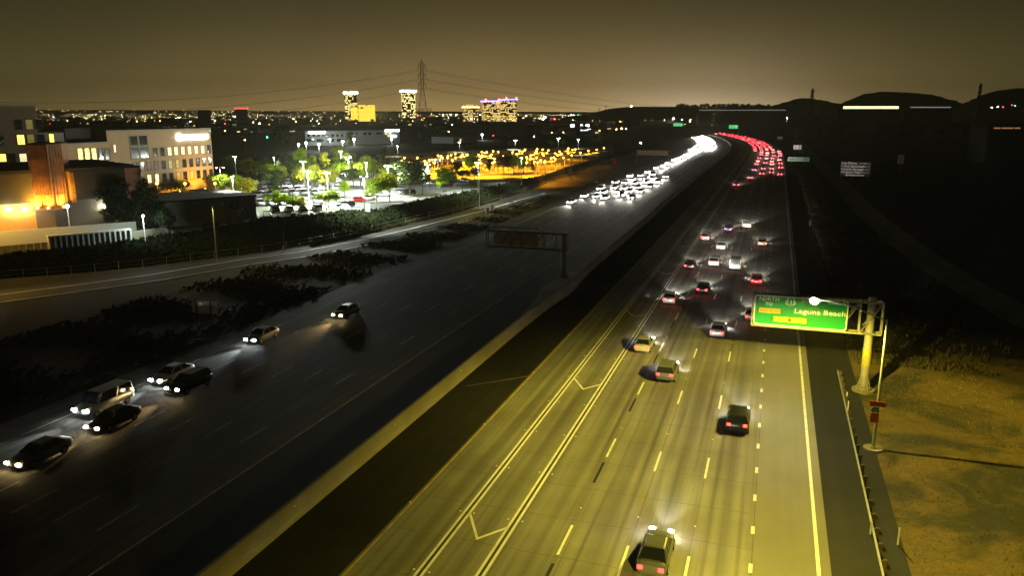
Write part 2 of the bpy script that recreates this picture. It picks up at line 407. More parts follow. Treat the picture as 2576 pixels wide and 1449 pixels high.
# ivy slope and the raised ground behind it
TOP = [(-400, 655), (0, 645), (150, 630), (330, 607), (500, 580), (648, 552), (765, 545), (858, 533), (936, 531), (1061, 504), (1204, 477), (1349, 446), (1452, 414), (1538, 389), (1600, 372), (1650, 360)]
BOT = [(-400, 735), (0, 700), (208, 684), (374, 668), (560, 644), (687, 628), (800, 608), (905, 588), (1030, 556), (1150, 528), (1250, 500), (1349, 466), (1452, 430), (1538, 400), (1600, 380), (1660, 366)]
topw = [at(p[0], p[1], LOTZ) for p in TOP]; botw = [at(p[0], p[1], 0) for p in BOT]
b = MB(); NR = 6
for k in range(len(topw) - 1):
    pass
L0 = [botw[k] + Vector((0, 0, -.1)) for k in range(len(TOP))]
prev = L0
for r in range(1, NR + 1):
    t_ = r / NR; cur = [botw[k].lerp(topw[k], t_) for k in range(len(TOP))]
    b.ribbon(prev, cur); prev = cur
tag(b.build('ivy_slope', M_ivy), kind='structure')
b = MB()
pl = [p.copy() for p in topw] + [Vector((400, 1300, LOTZ)), Vector((-2500, 1300, LOTZ)), Vector((-2500, topw[0].y, LOTZ))]
for p in pl: p.z = LOTZ
b.add(pl, [list(range(len(pl)))])
tag(b.build('raised_terrain', M_soil), kind='structure')

# ------------------------------------------------------------------ hills and distant ground
def hill(name, ridge, Y, thick, m, ext=0):
    b = MB(); prof_ = [(-1, 0), (-.7, .25), (-.4, .62), (-.15, .93), (0, 1), (.3, .8), (.7, .3), (1, 0)]
    pts = []
    x0, x1 = ridge[0][0], ridge[-1][0]; n = int((x1 - x0) / 6)
    for k in range(n + 1):
        px = x0 + (x1 - x0) * k / n; py = interp(ridge, px) + random.uniform(-.35, .35); p = atY(px, py, Y); pts.append(p)
    rows = []
    for (dy, s) in prof_:
        rows.append([Vector((p.x * (1 + dy * thick / Y), Y + dy * thick + (random.uniform(-20, 20)), (p.z + 1) * s - 1)) for p in pts])
    for a, c in zip(rows, rows[1:]): b.ribbon(a, c)
    return tag(b.build(name, m, smooth=True), kind='structure')
M_hill = mat('hill_scrub', (.085, .07, .045), 1, scale=.004, col2=(.05, .042, .028))
hill('hill', [(1380, 300), (1440, 292), (1486, 284.7), (1533, 273), (1570, 269), (1606, 267.4), (1715, 268), (1770, 270), (1861, 267), (1960, 268), (2060, 285)], 2600, 500, M_hill)
hill('hill', [(1880, 290), (1940, 266), (1975, 256), (2011, 246), (2043, 247), (2083, 254), (2119, 262), (2180, 285)], 3200, 500, M_hill)
hill('hill', [(2060, 285), (2131, 253), (2167, 237), (2215, 229.5), (2288, 232), (2348, 238), (2396, 251), (2470, 275)], 3600, 600, M_hill)
hill('hill', [(2380, 285), (2455, 245), (2504, 227), (2564, 220.6), (2650, 222), (2800, 250), (2950, 290)], 3000, 500, M_hill)
hill('distant_hills', [(-400, 284), (-100, 278), (100, 275), (300, 276), (500, 277.5), (700, 278.5), (900, 279), (1200, 280), (1500, 281)], 4700, 300, mat('far_hills', (.12, .10, .06), 1))

# ------------------------------------------------------------------ cars
def ring_loft(b, rings, caps=True):
    n = len(rings[0]); base = len(b.v); b.v += [tuple(p) for r in rings for p in r]
    for i in range(len(rings) - 1):
        for k in range(n):
            a, c = base + i * n + k, base + i * n + (k + 1) % n; b.f.append([a, c, c + n, a + n]); b.mi.append(b.cur)
    if caps:
        b.f.append([base + k for k in range(n)][::-1]); b.mi.append(b.cur)
        e = base + (len(rings) - 1) * n; b.f.append([e + k for k in range(n)]); b.mi.append(b.cur)
def half(hw, zb, zt):
    P = [(hw * .90, zb), (hw * .98, zb + .12), (hw, zb + .3 if zb + .3 < zt - .2 else (zb + zt) / 2), (hw * .985, zt - .16), (hw * .93, zt - .05), (hw * .8, zt), (hw * .4, zt + .025)]
    return [(x, z) for x, z in P] + [(-x, z) for x, z in P[::-1]]
def body_mesh(kind):
    b = MB()
    if kind == 'sedan': S = [(-2.42, .66, .42, .78), (-2.36, .80, .34, .92), (-2.1, .88, .26, 1.0), (-1.5, .91, .24, 1.02), (-.6, .92, .22, 1.0), (.5, .92, .22, .98), (1.1, .91, .22, .95), (1.8, .88, .24, .84), (2.25, .80, .30, .72), (2.42, .62, .38, .6)]
    elif kind == 'suv': S = [(-2.4, .70, .5, 1.0), (-2.34, .86, .40, 1.08), (-2.0, .94, .32, 1.12), (-.6, .96, .3, 1.12), (.6, .96, .3, 1.12), (1.2, .95, .3, 1.08), (1.9, .92, .32, 1.0), (2.25, .86, .38, .88), (2.4, .68, .48, .75)]
    else: S = [(-2.7, .80, .5, 1.1), (-2.66, .94, .45, 1.2), (-2.2, .99, .38, 1.22), (1.2, 1.0, .36, 1.22), (1.7, .98, .36, 1.15), (2.3, .93, .4, 1.02), (2.6, .84, .45, .9), (2.7, .7, .5, .8)]
    ring_loft(b, [[(x, y, z) for x, z in half(hw, zb, zt)] for y, hw, zb, zt in S])
    return b
GH = {'sedan': ((-1.95, 1.15, .84, .96), (-1.15, .30, .62, 1.42)), 'suv': ((-2.28, 1.25, .88, 1.08), (-2.0, .42, .70, 1.68)), 'van': ((-2.6, 1.6, .94, 1.18), (-2.52, .95, .84, 2.0))}
def win_mesh(kind):
    (y0, y1, hw, z0), (a0, a1, hw2, z1) = GH[kind]; b = MB()
    ring_loft(b, [[(-hw, y0, z0), (hw, y0, z0), (hw, y1, z0), (-hw, y1, z0)], [(-hw2, a0, z1), (hw2, a0, z1), (hw2, a1, z1), (-hw2, a1, z1)]])
    return b
def roof_mesh(kind):
    (y0, y1, hw, z0), (a0, a1, hw2, z1) = GH[kind]; b = MB(); c = .03
    ring_loft(b, [[(-hw2 - .02, a0 - .02, z1 - .02), (hw2 + .02, a0 - .02, z1 - .02), (hw2 + .02, a1 + .02, z1 - .02), (-hw2 - .02, a1 + .02, z1 - .02)],
                  [(-hw2 + .08, a0 + .12, z1 + c + .02), (hw2 - .08, a0 + .12, z1 + c + .02), (hw2 - .08, a1 - .12, z1 + c + .02), (-hw2 + .08, a1 - .12, z1 + c + .02)]])
    for s in (-1, 1):       # door and rear pillars, roof colour
        for f in ((.02, .02), (.45, .47), (.98, .98)):
            yb = y0 + (y1 - y0) * f[1]; yt = a0 + (a1 - a0) * f[0]
            b.tube((s * hw * 1.0, yb, z0), (s * hw2 * 1.02, yt, z1), .035, None, 4)
    return b
CM = {}
def wheel_mesh():
    b = MB(); b.tube((-.11, 0, 0), (.11, 0, 0), .33, None, 12); b.cur = 1; b.tube((-.125, 0, 0), (.125, 0, 0), .2, None, 8); return b
def rounded(w_, h_, d): b = MB(); b.box((0, 0, 0), (w_, d, h_)); return b
CM['wheel'] = wheel_mesh().mesh('wheel', [M_tyre, M_steel])
for k in ('sedan', 'suv', 'van'):
    CM['win_' + k] = win_mesh(k).mesh('windows', M_glass)
    bm_, rm_ = body_mesh(k), roof_mesh(k)
    for pi, pm in enumerate(PAINTS):
        CM['body_%s_%d' % (k, pi)] = bm_.mesh('body', pm, True); CM['roof_%s_%d' % (k, pi)] = rm_.mesh('roof', pm)
for nm, mm in (('h', M_head), ('hc', M_headc), ('hw', M_heady), ('t', M_tail), ('tf', M_tailf), ('ho', M_offlens), ('to', M_offred), ('a', M_amber)):
    b = MB(); 
    if nm[0] == 'h': b.box((0, 0, 0), (.34, .12, .17)); b.ball((0, .04, 0), .09, 8, 5)
    else: b.box((0, 0, 0), (.30, .10, .20)); b.box((0, -.03, 0), (.2, .1, .1))
    CM['lens_' + nm] = b.mesh('lens', mm)
DIM = {'sedan': (2.42, .68, .64, .80), 'suv': (2.40, .74, .82, .98), 'van': (2.70, .78, .85, 1.0)}
def car(kind, paint, loc, rz, head='ho', tail='to', label='', group='', name=None, detail=True, beam=0, beamcol=(1, .95, .82)):
    L_, xw, zh, zt = DIM[kind]
    t = empty(name or {'sedan': 'sedan_car', 'suv': 'sport_utility_car', 'van': 'delivery_van'}[kind], loc, rz, label, 'van' if kind == 'van' else 'car', group)
    inst('body', CM['body_%s_%d' % (kind, paint)], t); inst('windows', CM['win_' + kind], t); inst('roof', CM['roof_%s_%d' % (kind, paint)], t)
    if detail:
        wb = 1.42 if kind != 'van' else 1.75
        for sx in (-.82, .82):
            for sy in (-wb, wb): inst('wheel', CM['wheel'], t, (sx * (1.06 if kind != 'sedan' else 1), sy, .33))
    for s in (-1, 1):
        if head: inst('headlight', CM['lens_' + head], t, (s * xw * .86, L_ - .03, zh))
        if tail: inst('tail_light', CM['lens_' + tail], t, (s * xw * .9, -L_ + .0, zt))
    if beam:
        lamp_light('SPOT', 'headlight_beam', (0, L_ + .12, zh), beam, beamcol, .12, t, (R(90 - 2.2), 0, 0), R(44), 1.0)
    return t
lanes_r = {-12.9: 'inner', -9.0: 'second', -5.2: 'third', -1.5: 'fourth', 2.3: 'exit'}
used_u = {}
def put(kind, paint, u, w_, away, **kw):
    p = road(u, w_, 0.0); rz = rdir(u) + (0 if away else math.pi)
    return car(kind, paint, p, rz, **kw)
GA = 'cars driving away with red tail lights'; GT = 'oncoming cars with headlights on'
near_away = [('sedan', 2, 43, -5.2, 't', 'grey sedan nearest the camera driving away in the lane left of centre, tail lights red'),
 ('sedan', 0, 95, -5.2, 't', 'white sedan driving away just left of the green sign, ahead of the nearest grey sedan'),
 ('suv', 3, 66, -1.5, 't', 'black sport utility car driving away below the green exit sign, brake lights bright red'),
 ('sedan', 1, 104, -1.5, 't', 'silver sedan driving away directly behind the left edge of the green exit sign'),
 ('suv', 2, 77, -9.0, 't', 'grey sport utility car driving away between the HOV double line and the nearest sedans'),
 ('sedan', 3, 118, -9.0, 't', 'black sedan driving away one lane right of the HOV line, midway up the lit road'),
 ('sedan', 1, 158, -9.0, 't', 'silver sedan driving away one lane right of the HOV line, farthest of three'),
 ('sedan', 0, 110, -12.9, 't', 'white sedan driving away beside the HOV double line with chevrons'),
 ('suv', 1, 168, -12.9, 't', 'silver sport utility car driving away beside the HOV double line farther up'),
 ('van', 0, 138, -5.3, 't', 'large white van driving away in the centre lane above the green sign'),
 ('van', 0, 190, -5.3, 't', 'white van with amber signal driving away ahead of the other white van'),
 ('sedan', 5, 127, -1.5, 't', 'red sedan driving away just above the green exit sign'),
 ('sedan', 1, 86, -12.8, 't', 'silver sedan driving away beside the HOV double line, nearest the camera in its lane'),
 ('suv', 0, 140, -9.0, 't', 'white sport utility car driving away, ahead of the black sedan in the same lane'),
 ('sedan', 3, 136, -12.8, 't', 'black sedan driving away beside the HOV double line, between two silver cars'),
 ('sedan', 6, 165, -1.4, 't', 'tan sedan driving away right of the white vans'),
 ('suv', 4, 182, -9.0, 't', 'blue sport utility car driving away, farthest of the near group')]
for kd, pt, u, w_, tl, lb in near_away:
    c = put(kd, pt, u, w_, True, head='h', tail=tl, label=lb, group=GA, beam=(5000 if u < 100 else 15000) if kd != 'van' else 26000)
    if kd == 'van' and u > 180: inst('turn_signal', CM['lens_a'], c, (.66, -2.72, .75))
for kd, pt, px, py, hd, lb in (('van', 0, 300, 1035, 'hc', 'white van with blue-white headlights oncoming in the outer lane at lower left'),
      ('sedan', 1, 690, 858, 'hc', 'silver sedan with blue-white headlights oncoming in the outer lane, farthest at the left'),
      ('sedan', 0, 480, 960, 'hc', 'white sedan with blue-white headlights oncoming between the white van and silver sedan'),
      ('sedan', 3, 330, 1075, 'hw', 'black sedan with yellow headlights oncoming beside the white van'),
      ('sedan', 2, 130, 1160, 'hw', 'grey sedan with yellow headlights oncoming at the lower left frame edge'),
      ('suv', 3, 520, 985, 'hw', 'black sport utility car with yellow headlights oncoming, middle of three in its lane'),
      ('sedan', 6, 905, 797, 'hw', 'tan sedan with yellow headlights oncoming, farthest of three in its lane')):
    u, w_ = uw(at(px, py)); w_ = -56.7 if hd == 'hc' else -53.0
    put(kd, pt, u, w_, False, head=hd, tail='to', label=lb, group=GT, beam=6000, beamcol=(1, .62, .25) if hd == 'hw' else (.85, .95, 1))
# middle distance and bend, driving away
rng = random.Random(3)
kinds = ['sedan', 'sedan', 'suv', 'suv', 'sedan', 'van']
def lane_fill(wl, u0, u1, gap, away, beam, detail, labelf, skip=0):
    for li, w_ in enumerate(wl):
        u = u0 + rng.uniform(0, gap)
        while u < u1:
            if rng.random() > skip:
                k = rng.choice(kinds); pt = rng.choice([0, 0, 1, 1, 2, 3, 3, 4, 6])
                kw = dict(head='h' if away else rng.choice(['h', 'h', 'hc']), tail='tf' if away else None)
                if away: kw['head'] = 'h'
                put(k, pt, u, w_ + rng.uniform(-.25, .25), away, label=labelf(k, PNAME[pt], li, u), group=GA if away else GT, beam=beam, detail=detail, **kw)
            u += rng.uniform(.7, 1.3) * gap
nm = {'sedan': 'sedan', 'suv': 'sport utility car', 'van': 'van'}
LN = ['HOV', 'second', 'third', 'fourth', 'right hand']
lane_fill([-12.9], 292, 300, 12, True, 15000, True, lambda k, c, l, u: 'lone car driving away beside the HOV line, left of the distant red tail lights')
lane_fill([-9.0, -5.2, -1.5, 2.3], 330, 560, 36, True, 15000, True, lambda k, c, l, u: '%s %s driving away in the %s lane before the bend, tail lights red' % (c, nm[k], LN[l + 1]))
lane_fill([-12.9, -9.0, -5.2, -1.5], 560, 1250, 27, True, 0, False, lambda k, c, l, u: 'car driving away round the far bend in the red tail light stream')
# oncoming stream
lane_fill([-53.0, -49.3, -45.6, -42.0], 232, 330, 16, False, 8500, True, lambda k, c, l, u: '%s %s oncoming in the %s lane of the nearest bright headlight cluster' % (c, nm[k], LN[l]))
lane_fill([-56.7], 205, 330, 24, False, 7500, True, lambda k, c, l, u: '%s %s oncoming beside the verge next to the bright headlight cluster' % (c, nm[k]))
lane_fill([-53.0, -49.3], 330, 560, 22, False, 7500, True, lambda k, c, l, u: '%s %s oncoming in the %s lane between the cluster and the bend' % (c, nm[k], LN[l]))
lane_fill([-56.7, -53.0, -49.3, -45.6, -42.0], 560, 1180, 19, False, 8000, False, lambda k, c, l, u: 'car oncoming in the dense stream of headlights at the far bend')

# ------------------------------------------------------------------ lettering
def text(s, size, m, parent, x, z, y=-.03, align='CENTER', bold=.0, name='lettering', sx=1.0, ext=.006):
    c = bpy.data.curves.new('t', 'FONT'); c.body = s; c.size = size; c.align_x = align; c.align_y = 'CENTER'; c.offset = bold * size; c.extrude = ext; c.space_character = 1.06
    o = bpy.data.objects.new('t', c); col.objects.link(o)
    bpy.context.view_layer.update()
    me = bpy.data.meshes.new_from_object(o.evaluated_get(bpy.context.evaluated_depsgraph_get()))
    bpy.data.objects.remove(o); bpy.data.curves.remove(c)
    me.transform(Matrix.Rotation(R(90), 4, 'X') @ Matrix.Diagonal((sx, 1, 1, 1))); me.materials.clear(); me.materials.append(m)
    o = bpy.data.objects.new(name, me); col.objects.link(o); o.location = (x, y, z); o.parent = parent
    return o
def rrect(w_, h_, r, n=4):
    pts = []
    for cx, cz, a0 in ((w_ / 2 - r, h_ / 2 - r, 0), (-w_ / 2 + r, h_ / 2 - r, 90), (-w_ / 2 + r, -h_ / 2 + r, 180), (w_ / 2 - r, -h_ / 2 + r, 270)):
        for k in range(n + 1): a = R(a0 + 90 * k / n); pts.append((cx + r * math.cos(a), cz + r * math.sin(a)))
    return pts
def plate(b, pts, y0, y1, x=0, z=0):
    n = len(pts); b.add([(p[0] + x, y0, p[1] + z) for p in pts] + [(p[0] + x, y1, p[1] + z) for p in pts], [list(range(n)), list(range(n, 2 * n))[::-1]] + [[k, n + k, n + (k + 1) % n, (k + 1) % n] for k in range(n)])
    return b
def frame(b, po, pi, y0, y1, x=0, z=0):
    n = len(po); V = [(p[0] + x, y0, p[1] + z) for p in po] + [(p[0] + x, y0, p[1] + z) for p in pi] + [(p[0] + x, y1, p[1] + z) for p in po]
    b.add(V, [[k, (k + 1) % n, n + (k + 1) % n, n + k] for k in range(n)] + [[k, 2 * n + k, 2 * n + (k + 1) % n, (k + 1) % n] for k in range(n)]); return b
M_green = mat('sign_green', (.0, .19, .03), .35, var=.08, spec=.4)
M_white = mat('sign_white', (.62, .63, .60), .4, var=.05)
M_syel = mat('sign_yellow', (.62, .33, .01), .4, var=.05)
M_sblk = mat('sign_black', (.03, .02, .01), .5)
M_orange = mat('sign_orange', (.65, .08, .02), .5, var=.1)
M_back = mat('sign_back_aluminium', (.85, .56, .44), .6, .0, var=.25, scale=1)
M_back2 = mat('sign_back_white', (.85, .72, .6), .6, .0, var=.2, scale=1)
M_gantry = mat('gantry_steel', (.22, .21, .16), .6, .2, var=.3, scale=1.5)

# ---- green exit sign on its cantilever gantry
cb = at(2171, 983); cu, cw = uw(cb)
wl, z1 = onplane(1899, 740, cu - .6); wr, _ = onplane(2137, 752, cu - .6); _, z0 = onplane(1896, 815, cu - .6)
ZS = (z0 + z1) / 2; SW = wr - wl; SH = (z1 - z0)
print('sign', wl, wr, z0, z1, 'col', cu, cw)
root = empty('sign_gantry', cb, -PHI, 'cantilever sign gantry with thick grey column holding the green exit sign', 'sign gantry')
b = MB(); ztop = z1 + .35
b.tube((0, 0, .35), (0, 0, ztop), .40, .36, 16)
for k in range(12):
    a = 2 * math.pi * k / 12; b.tube((.62 * math.cos(a), .62 * math.sin(a), .3), (.39 * math.cos(a), .39 * math.sin(a), 1.3), .07, .03, 4)
b.tube((0, 0, .2), (0, 0, .42), .72, None, 16)
b.build('column', M_gantry, root)
b = MB(); b.tube((0, 0, -.1), (0, 0, .2), 1.05, None, 20); b.build('footing', M_barr, root)
b = MB(); b.cur = 0; b.tube((0, 0, 2.6), (0, 0, 4.3), .405, .40, 16, False); b.build('yellow_band', mat('band', (.24, .21, .03), .7, var=.3), root)
b = MB(); xl, xr = wl - cw - .15, 1.0; zb, zt = z0 - .12, z1 - .1
for yy in (-.45, .45):
    b.box(((xl + xr) / 2, yy, zb), (xr - xl, .16, .16)); b.box(((xl + xr) / 2, yy, zt), (xr - xl, .16, .16))
    xs = [xl + (xr - xl) * k / 6 for k in range(7)]
    for k, x in enumerate(xs):
        b.box((x, yy, (zb + zt) / 2), (.1, .1, zt - zb - .1))
        if k < 6: b.tube((x + .1, yy, zb + .1), (xs[k + 1] - .1, yy, zt - .1), .05, None, 5)
for x in xs:
    for z in (zb, zt): b.box((x, 0, z), (.09, .74, .09))
b.box((0, 0, zb), (1.2, 1.06, .14))
b.build('truss', M_gantry, root)
sx0 = (wl + wr) / 2 - cw
sg = empty('exit_sign', (0, 0, 0), 0)
sg.parent = None
p = road(cu - .62, (wl + wr) / 2, 0); sg.location = (p.x, p.y, ZS); sg.rotation_euler = (0, 0, -PHI)
tag(sg, 'green overhead sign reading NORTH TO 133 South Laguna Beach EXIT 2, brightly lit', 'road sign')
b = MB(); plate(b, rrect(SW, SH, .35), -.02, .05); b.build('sign_panel', M_green, sg)
b = MB(); frame(b, rrect(SW - .02, SH - .02, .34), rrect(SW - .24, SH - .24, .26), -.03, -.021); b.build('border', M_white, sg)
def sp_(px, py):   # photo crop (sign crop pixels) -> panel coordinates
    X = 1881.6 + px * .1352; Y = 723.2 + py * .1352; w_, z_ = onplane(X, Y, cu - .62); return w_ - (wl + wr) / 2, z_ - ZS
def tx(s, cx, cyy, h, m=M_white, bold=.012, sx=1.0, **k):
    x, z = sp_(cx, cyy); return text(s, h, m, sg, x, z, bold=bold, sx=sx, **k)
tx('N', 258, 205, .62); tx('ORTH', 432, 216, .50, sx=1.1); tx('TO', 392, 306, .40, sx=1.15); tx('133', 798, 278, .56, sx=.95)
tx('South', 1180, 240, .62, sx=1.2); tx('EXIT', 1590, 252, .42, sx=1.2, bold=.008); tx('2', 1785, 268, .62, sx=1.1)
tx('Laguna', 1105, 455, .66, sx=1.25); tx('Beach', 1612, 488, .66, sx=1.22)
x, z = sp_(795, 265); b = MB()
sh = [(.0, .42), (.17, .36), (.31, .20), (.40, -.02), (.42, -.16), (.36, -.28), (.0, -.36), (-.36, -.28), (-.42, -.16), (-.40, -.02), (-.31, .20), (-.17, .36)]
frame(b, [(p[0] * 1.12, p[1] * 1.12) for p in sh], [(p[0] * .98, p[1] * .98) for p in sh], -.035, -.021, x, z); b.build('route_shield', M_white, sg)
x, z = sp_(405, 430); b = MB(); plate(b, rrect(2.02, .46, .08), -.036, -.021, x, z); b.build('toll_road_plaque', M_syel, sg)
tx('TOLL ROAD', 405, 430, .34, M_sblk, .0, y=-.045, sx=1.22)
x, z = sp_(778, 603); b = MB(); plate(b, rrect(3.05, .50, .08), -.036, -.021, x, z); b.build('exit_only_plaque', M_syel, sg)
tx('EXIT', 512, 585, .36, M_sblk, .0, y=-.045, sx=1.25); tx('ONLY', 1020, 615, .36, M_sblk, .0, y=-.045, sx=1.25)
b = MB(); plate(b, [(-.06, .21), (.06, .21), (.06, -.01), (.30, .12), (.28, .04), (0, -.20), (-.28, .04), (-.30, .12), (-.06, -.01)], -.05, -.037, x - .02, z); b.build('down_arrow', M_sblk, sg)
x, z = sp_(1655, 262); b = MB(); frame(b, rrect(1.58, .56, .08), rrect(1.50, .48, .06), -.033, -.021, x, z); b.build('exit_tab_border', M_white, sg)

# ---- street lamp in front of the sign
YEL = (1.0, .80, .10)
M_lampy = emit('lamp_glow_yellow', (1, .95, .7), 500); M_lampg = emit('lamp_glow_green_white', (.85, 1, .7), 900)
M_lampw = emit('lamp_glow_white', (.9, .97, 1), 60); M_lampo = emit('lamp_glow_orange', (1, .45, .05), 22); M_lampoff = mat('lamp_lens_off', (.3, .3, .28), .4)
def mast_lamp(loc, dirv, hgt, arm, rise, label, lens=None, group=None, r=.11, headr=.18):
    t = empty('street_lamp', loc, math.atan2(dirv[1], dirv[0]), label, 'street lamp', group)
    b = MB(); b.tube((0, 0, 0), (0, 0, hgt), r, r * .6, 8); b.tube((0, 0, 0), (0, 0, .25), r * 2.2, None, 8); b.build('pole', M_steel, t)
    b = MB(); pts = [(arm * k / 8, 0, hgt - .15 + rise * math.sin(math.pi / 2 * k / 8)) for k in range(9)]; b.path(pts, r * .42, 6); b.build('mast_arm', M_steel, t)
    e = pts[-1]; b = MB(); b.ball((e[0] + .2, 0, e[2] + .04), .22, 8, 5, .4); b.build('lamp_head', M_steel, t)
    b = MB(); b.ball((e[0] + .22, 0, e[2] - .12), headr, 8, 5, .6 if headr < .3 else .8); b.build('lamp_lens', lens or M_lampoff, t)
    return t, e
lb = at(2196, 1130); lu, lw = uw(lb)
wa, za = onplane(2050, 752, lu); wt, zt_ = onplane(2215, 803, lu)
print('lamp', lu, lw, 'head', wa, za, 'top', wt, zt_)
t, e = mast_lamp(lb, (-CP, SP), zt_, lw - wa - .2, za - zt_ + .1, 'tall thin street lamp with curved arm hanging its bright light before the green sign', M_lampg, r=.13, headr=.32)  # lens ball made oversized to carry the lamp's glare
b = MB(); b.tube((0, 0, -.1), (0, 0, .12), .75, None, 16); b.build('footing', M_barr, t)
def luminaire(name, loc, power, color, parent=None, size=150, batwing=1.0, radius=.15):
    """roadway luminaire: throws more light sideways than straight down, like a real cut-off lantern"""
    o = lamp_light('SPOT', name, loc, power, color, radius, parent, (0, 0, 0), R(size), .35)
    l = o.data; l.use_nodes = True; n = NT(l.node_tree); em = n.n['Emission']
    g = n.node('ShaderNodeTexCoord').outputs['Normal']; s3 = n.node('ShaderNodeSeparateXYZ'); n.l.new(g, s3.inputs[0])
    c = n.m('MAXIMUM', n.m('ABSOLUTE', s3.outputs[2]), .42)
    n.l.new(n.m('DIVIDE', 1.0, n.m('POWER', c, batwing)), em.inputs['Strength'])
    return o
luminaire('lamp_light', (e[0] + .25, 0, e[2] - .62), 7800, YEL, t, 159, 2.9)
# added lamp on the same verge, below the frame, to light the foreground
nb = road(lu - 46, lw + .5); t2, e2 = mast_lamp(nb, (-CP, SP), zt_, lw - wa - .2, za - zt_ + .1, 'added unseen street lamp on the same verge, below the frame, lighting the foreground', M_lampg, r=.13)
luminaire('lamp_light', (e2[0] + .25, 0, e2[2] - .62), 6000, YEL, t2, 158, 2.7)
# small route signs on the pole
def lp(px, py): w_, z_ = onplane(px, py, lu - .2); return w_, z_
def small(name, px, py, label, cat='road sign'):
    w_, z_ = lp(px, py); p = road(lu - .16, w_, z_); return empty(name, p, -PHI, label, cat)
s = small('detour_sign', 2207.5, 1017.5, 'orange DETOUR sign with black arrow, topmost on the street lamp pole')
b = MB(); plate(b, rrect(1.15, .44, .05), -.02, .02); b.build('sign_panel', M_orange, s)
text('DETOUR', .26, M_sblk, s, .17, 0, -.025, sx=1.0); b = MB(); plate(b, [(-.025, -.14), (.025, -.14), (.025, .04), (.09, .04), (0, .15), (-.09, .04), (-.025, .04)], -.03, -.021, -.43, 0); b.build('up_arrow', M_sblk, s)
s = small('route_marker', 2201.5, 1032, 'green route 133 shield between the two orange signs on the lamp pole')
b = MB(); plate(b, [(p[0] * .72, p[1] * .62) for p in sh], -.02, .02); b.build('sign_panel', mat('shield_green', (.01, .12, .07), .4), s); text('133', .24, M_white, s, 0, -.04, -.025)
s = small('direction_sign', 2200, 1052, 'orange SOUTH sign under the green shield on the lamp pole')
b = MB(); plate(b, rrect(.62, .80, .05), -.02, .02); b.build('sign_panel', M_orange, s); text('SOUTH', .17, M_sblk, s, 0, .25, -.025); text('USE', .13, M_sblk, s, 0, -.02, -.025); text('DETOUR', .11, M_sblk, s, 0, -.22, -.025)

# ---- guardrail
gr = empty('guardrail', road(70, 8.6), 0, 'long steel guardrail on wooden posts beside the right shoulder', 'guardrail')
gu0, gw0 = uw(at(2107, 948)); gu1, gw1 = uw(at(2216, 1449))
print('guard', gu0, gw0, gu1, gw1)
def gpos(u, z=0): return road(u, gw0 + (gw1 - gw0) * (gu0 - u) / (gu0 - gu1), z) - gr.location
b = MB(); prof_ = [(-.02, .46), (-.09, .53), (-.02, .6), (-.02, .64), (-.09, .71), (-.02, .78)]; rows = []
u = gu0
while u > 12:
    rows.append([gpos(u) + Vector((CP, -SP, 0)) * p[0] + Vector((0, 0, p[1])) for p in prof_]); u -= 1.9
for a, c in zip(rows, rows[1:]): b.ribbon(a, c)
b.build('rail', M_steel, gr)
u = gu0 - .6
while u > 12:
    b = MB(); q = gpos(u) + Vector((CP, -SP, 0)) * .2; b.box((q.x, q.y, .42), (.2, .2, .86), -PHI); b.box((q.x - CP * .13, q.y + SP * .13, .62), (.14, .15, .36), -PHI); b.build('post', M_wood, gr); u -= 1.9
def marker(px, py, hh=1.0, lab='white marker post'):
    p = at(px, py); b = MB(); b.box((0, 0, hh / 2), (.09, .03, hh), -PHI); b.box((0, -.02, hh - .15), (.07, .02, .18), -PHI)
    return tag(b.build('marker_post', M_white, loc=p), lab, 'marker post')
for px, py, hh, lab in ((2129, 1012, 1.0, 'white marker post behind the far end of the guardrail'), (2132, 1038, 1.1, 'white marker post behind the guardrail, second from its far end'), (2258, 1372, 1.2, 'white marker post alone on the dry grass at lower right'),
                (2189, 1345, .9, 'white marker post behind the near end of the guardrail'), (2037, 568, 1.3, 'white marker post on the dark verge above the green exit sign'), (2018, 385, 2.2, 'white marker post beside the blank white roadside sign'), (1997, 362, 2.0, 'white marker post near the yellow and white far sign'), (713, 631, 1.1, 'white marker post beside the ramp, right of the utility pole')):
    marker(px, py, hh, lab)

# ---- middle gantry seen from behind
gb = at(1417, 706); guu, gww = uw(gb)
root = empty('sign_gantry', gb + Vector((0, 0, 0)), -PHI, 'cantilever gantry with its pale signs seen from behind over the dark oncoming lanes', 'sign gantry')
_, zt = onplane(1410, 589, guu); _, zb = onplane(1410, 629, guu); wL, _ = onplane(1226, 600, guu); wR, _ = onplane(1427, 600, guu)
b = MB(); b.tube((0, 0, .6), (0, 0, zt), .42, .38, 14); 
for k in range(12):
    a = 2 * math.pi * k / 12; b.tube((.62 * math.cos(a), .62 * math.sin(a), .6), (.4 * math.cos(a), .4 * math.sin(a), 1.6), .07, .03, 4)
b.tube((0, 0, .5), (0, 0, .72), .75, None, 14); b.build('column', M_gantry, root)
b = MB(); xl, xr = wL - gww, wR - gww; xs = [xl + (xr - xl) * k / 7 for k in range(8)]
for yy in (-.45, .45):
    b.box(((xl + xr) / 2, yy, zb), (xr - xl, .17, .17)); b.box(((xl + xr) / 2, yy, zt), (xr - xl, .17, .17))
    for k, x in enumerate(xs):
        b.box((x, yy, (zb + zt) / 2), (.1, .1, zt - zb - .1))
        if k < 7 and k != 6: b.tube((x + .1, yy, zb + .1), (xs[k + 1] - .1, yy, zt - .1), .06, None, 5)
for x in xs:
    for z in (zb, zt): b.box((x, 0, z), (.1, .74, .1))
b.build('truss', M_gantry, root)
pw = (wR - wL) * .57; b = MB(); xs_ = xl + .8 + pw / 2
b.box((xs_, .75, (zb + zt) / 2 + .05), (pw, .06, zt - zb - .3)); b.build('sign_panel', M_back, root)
b = MB(); b.box((xs_, .80, zt + .55), (pw, .06, .45)); 
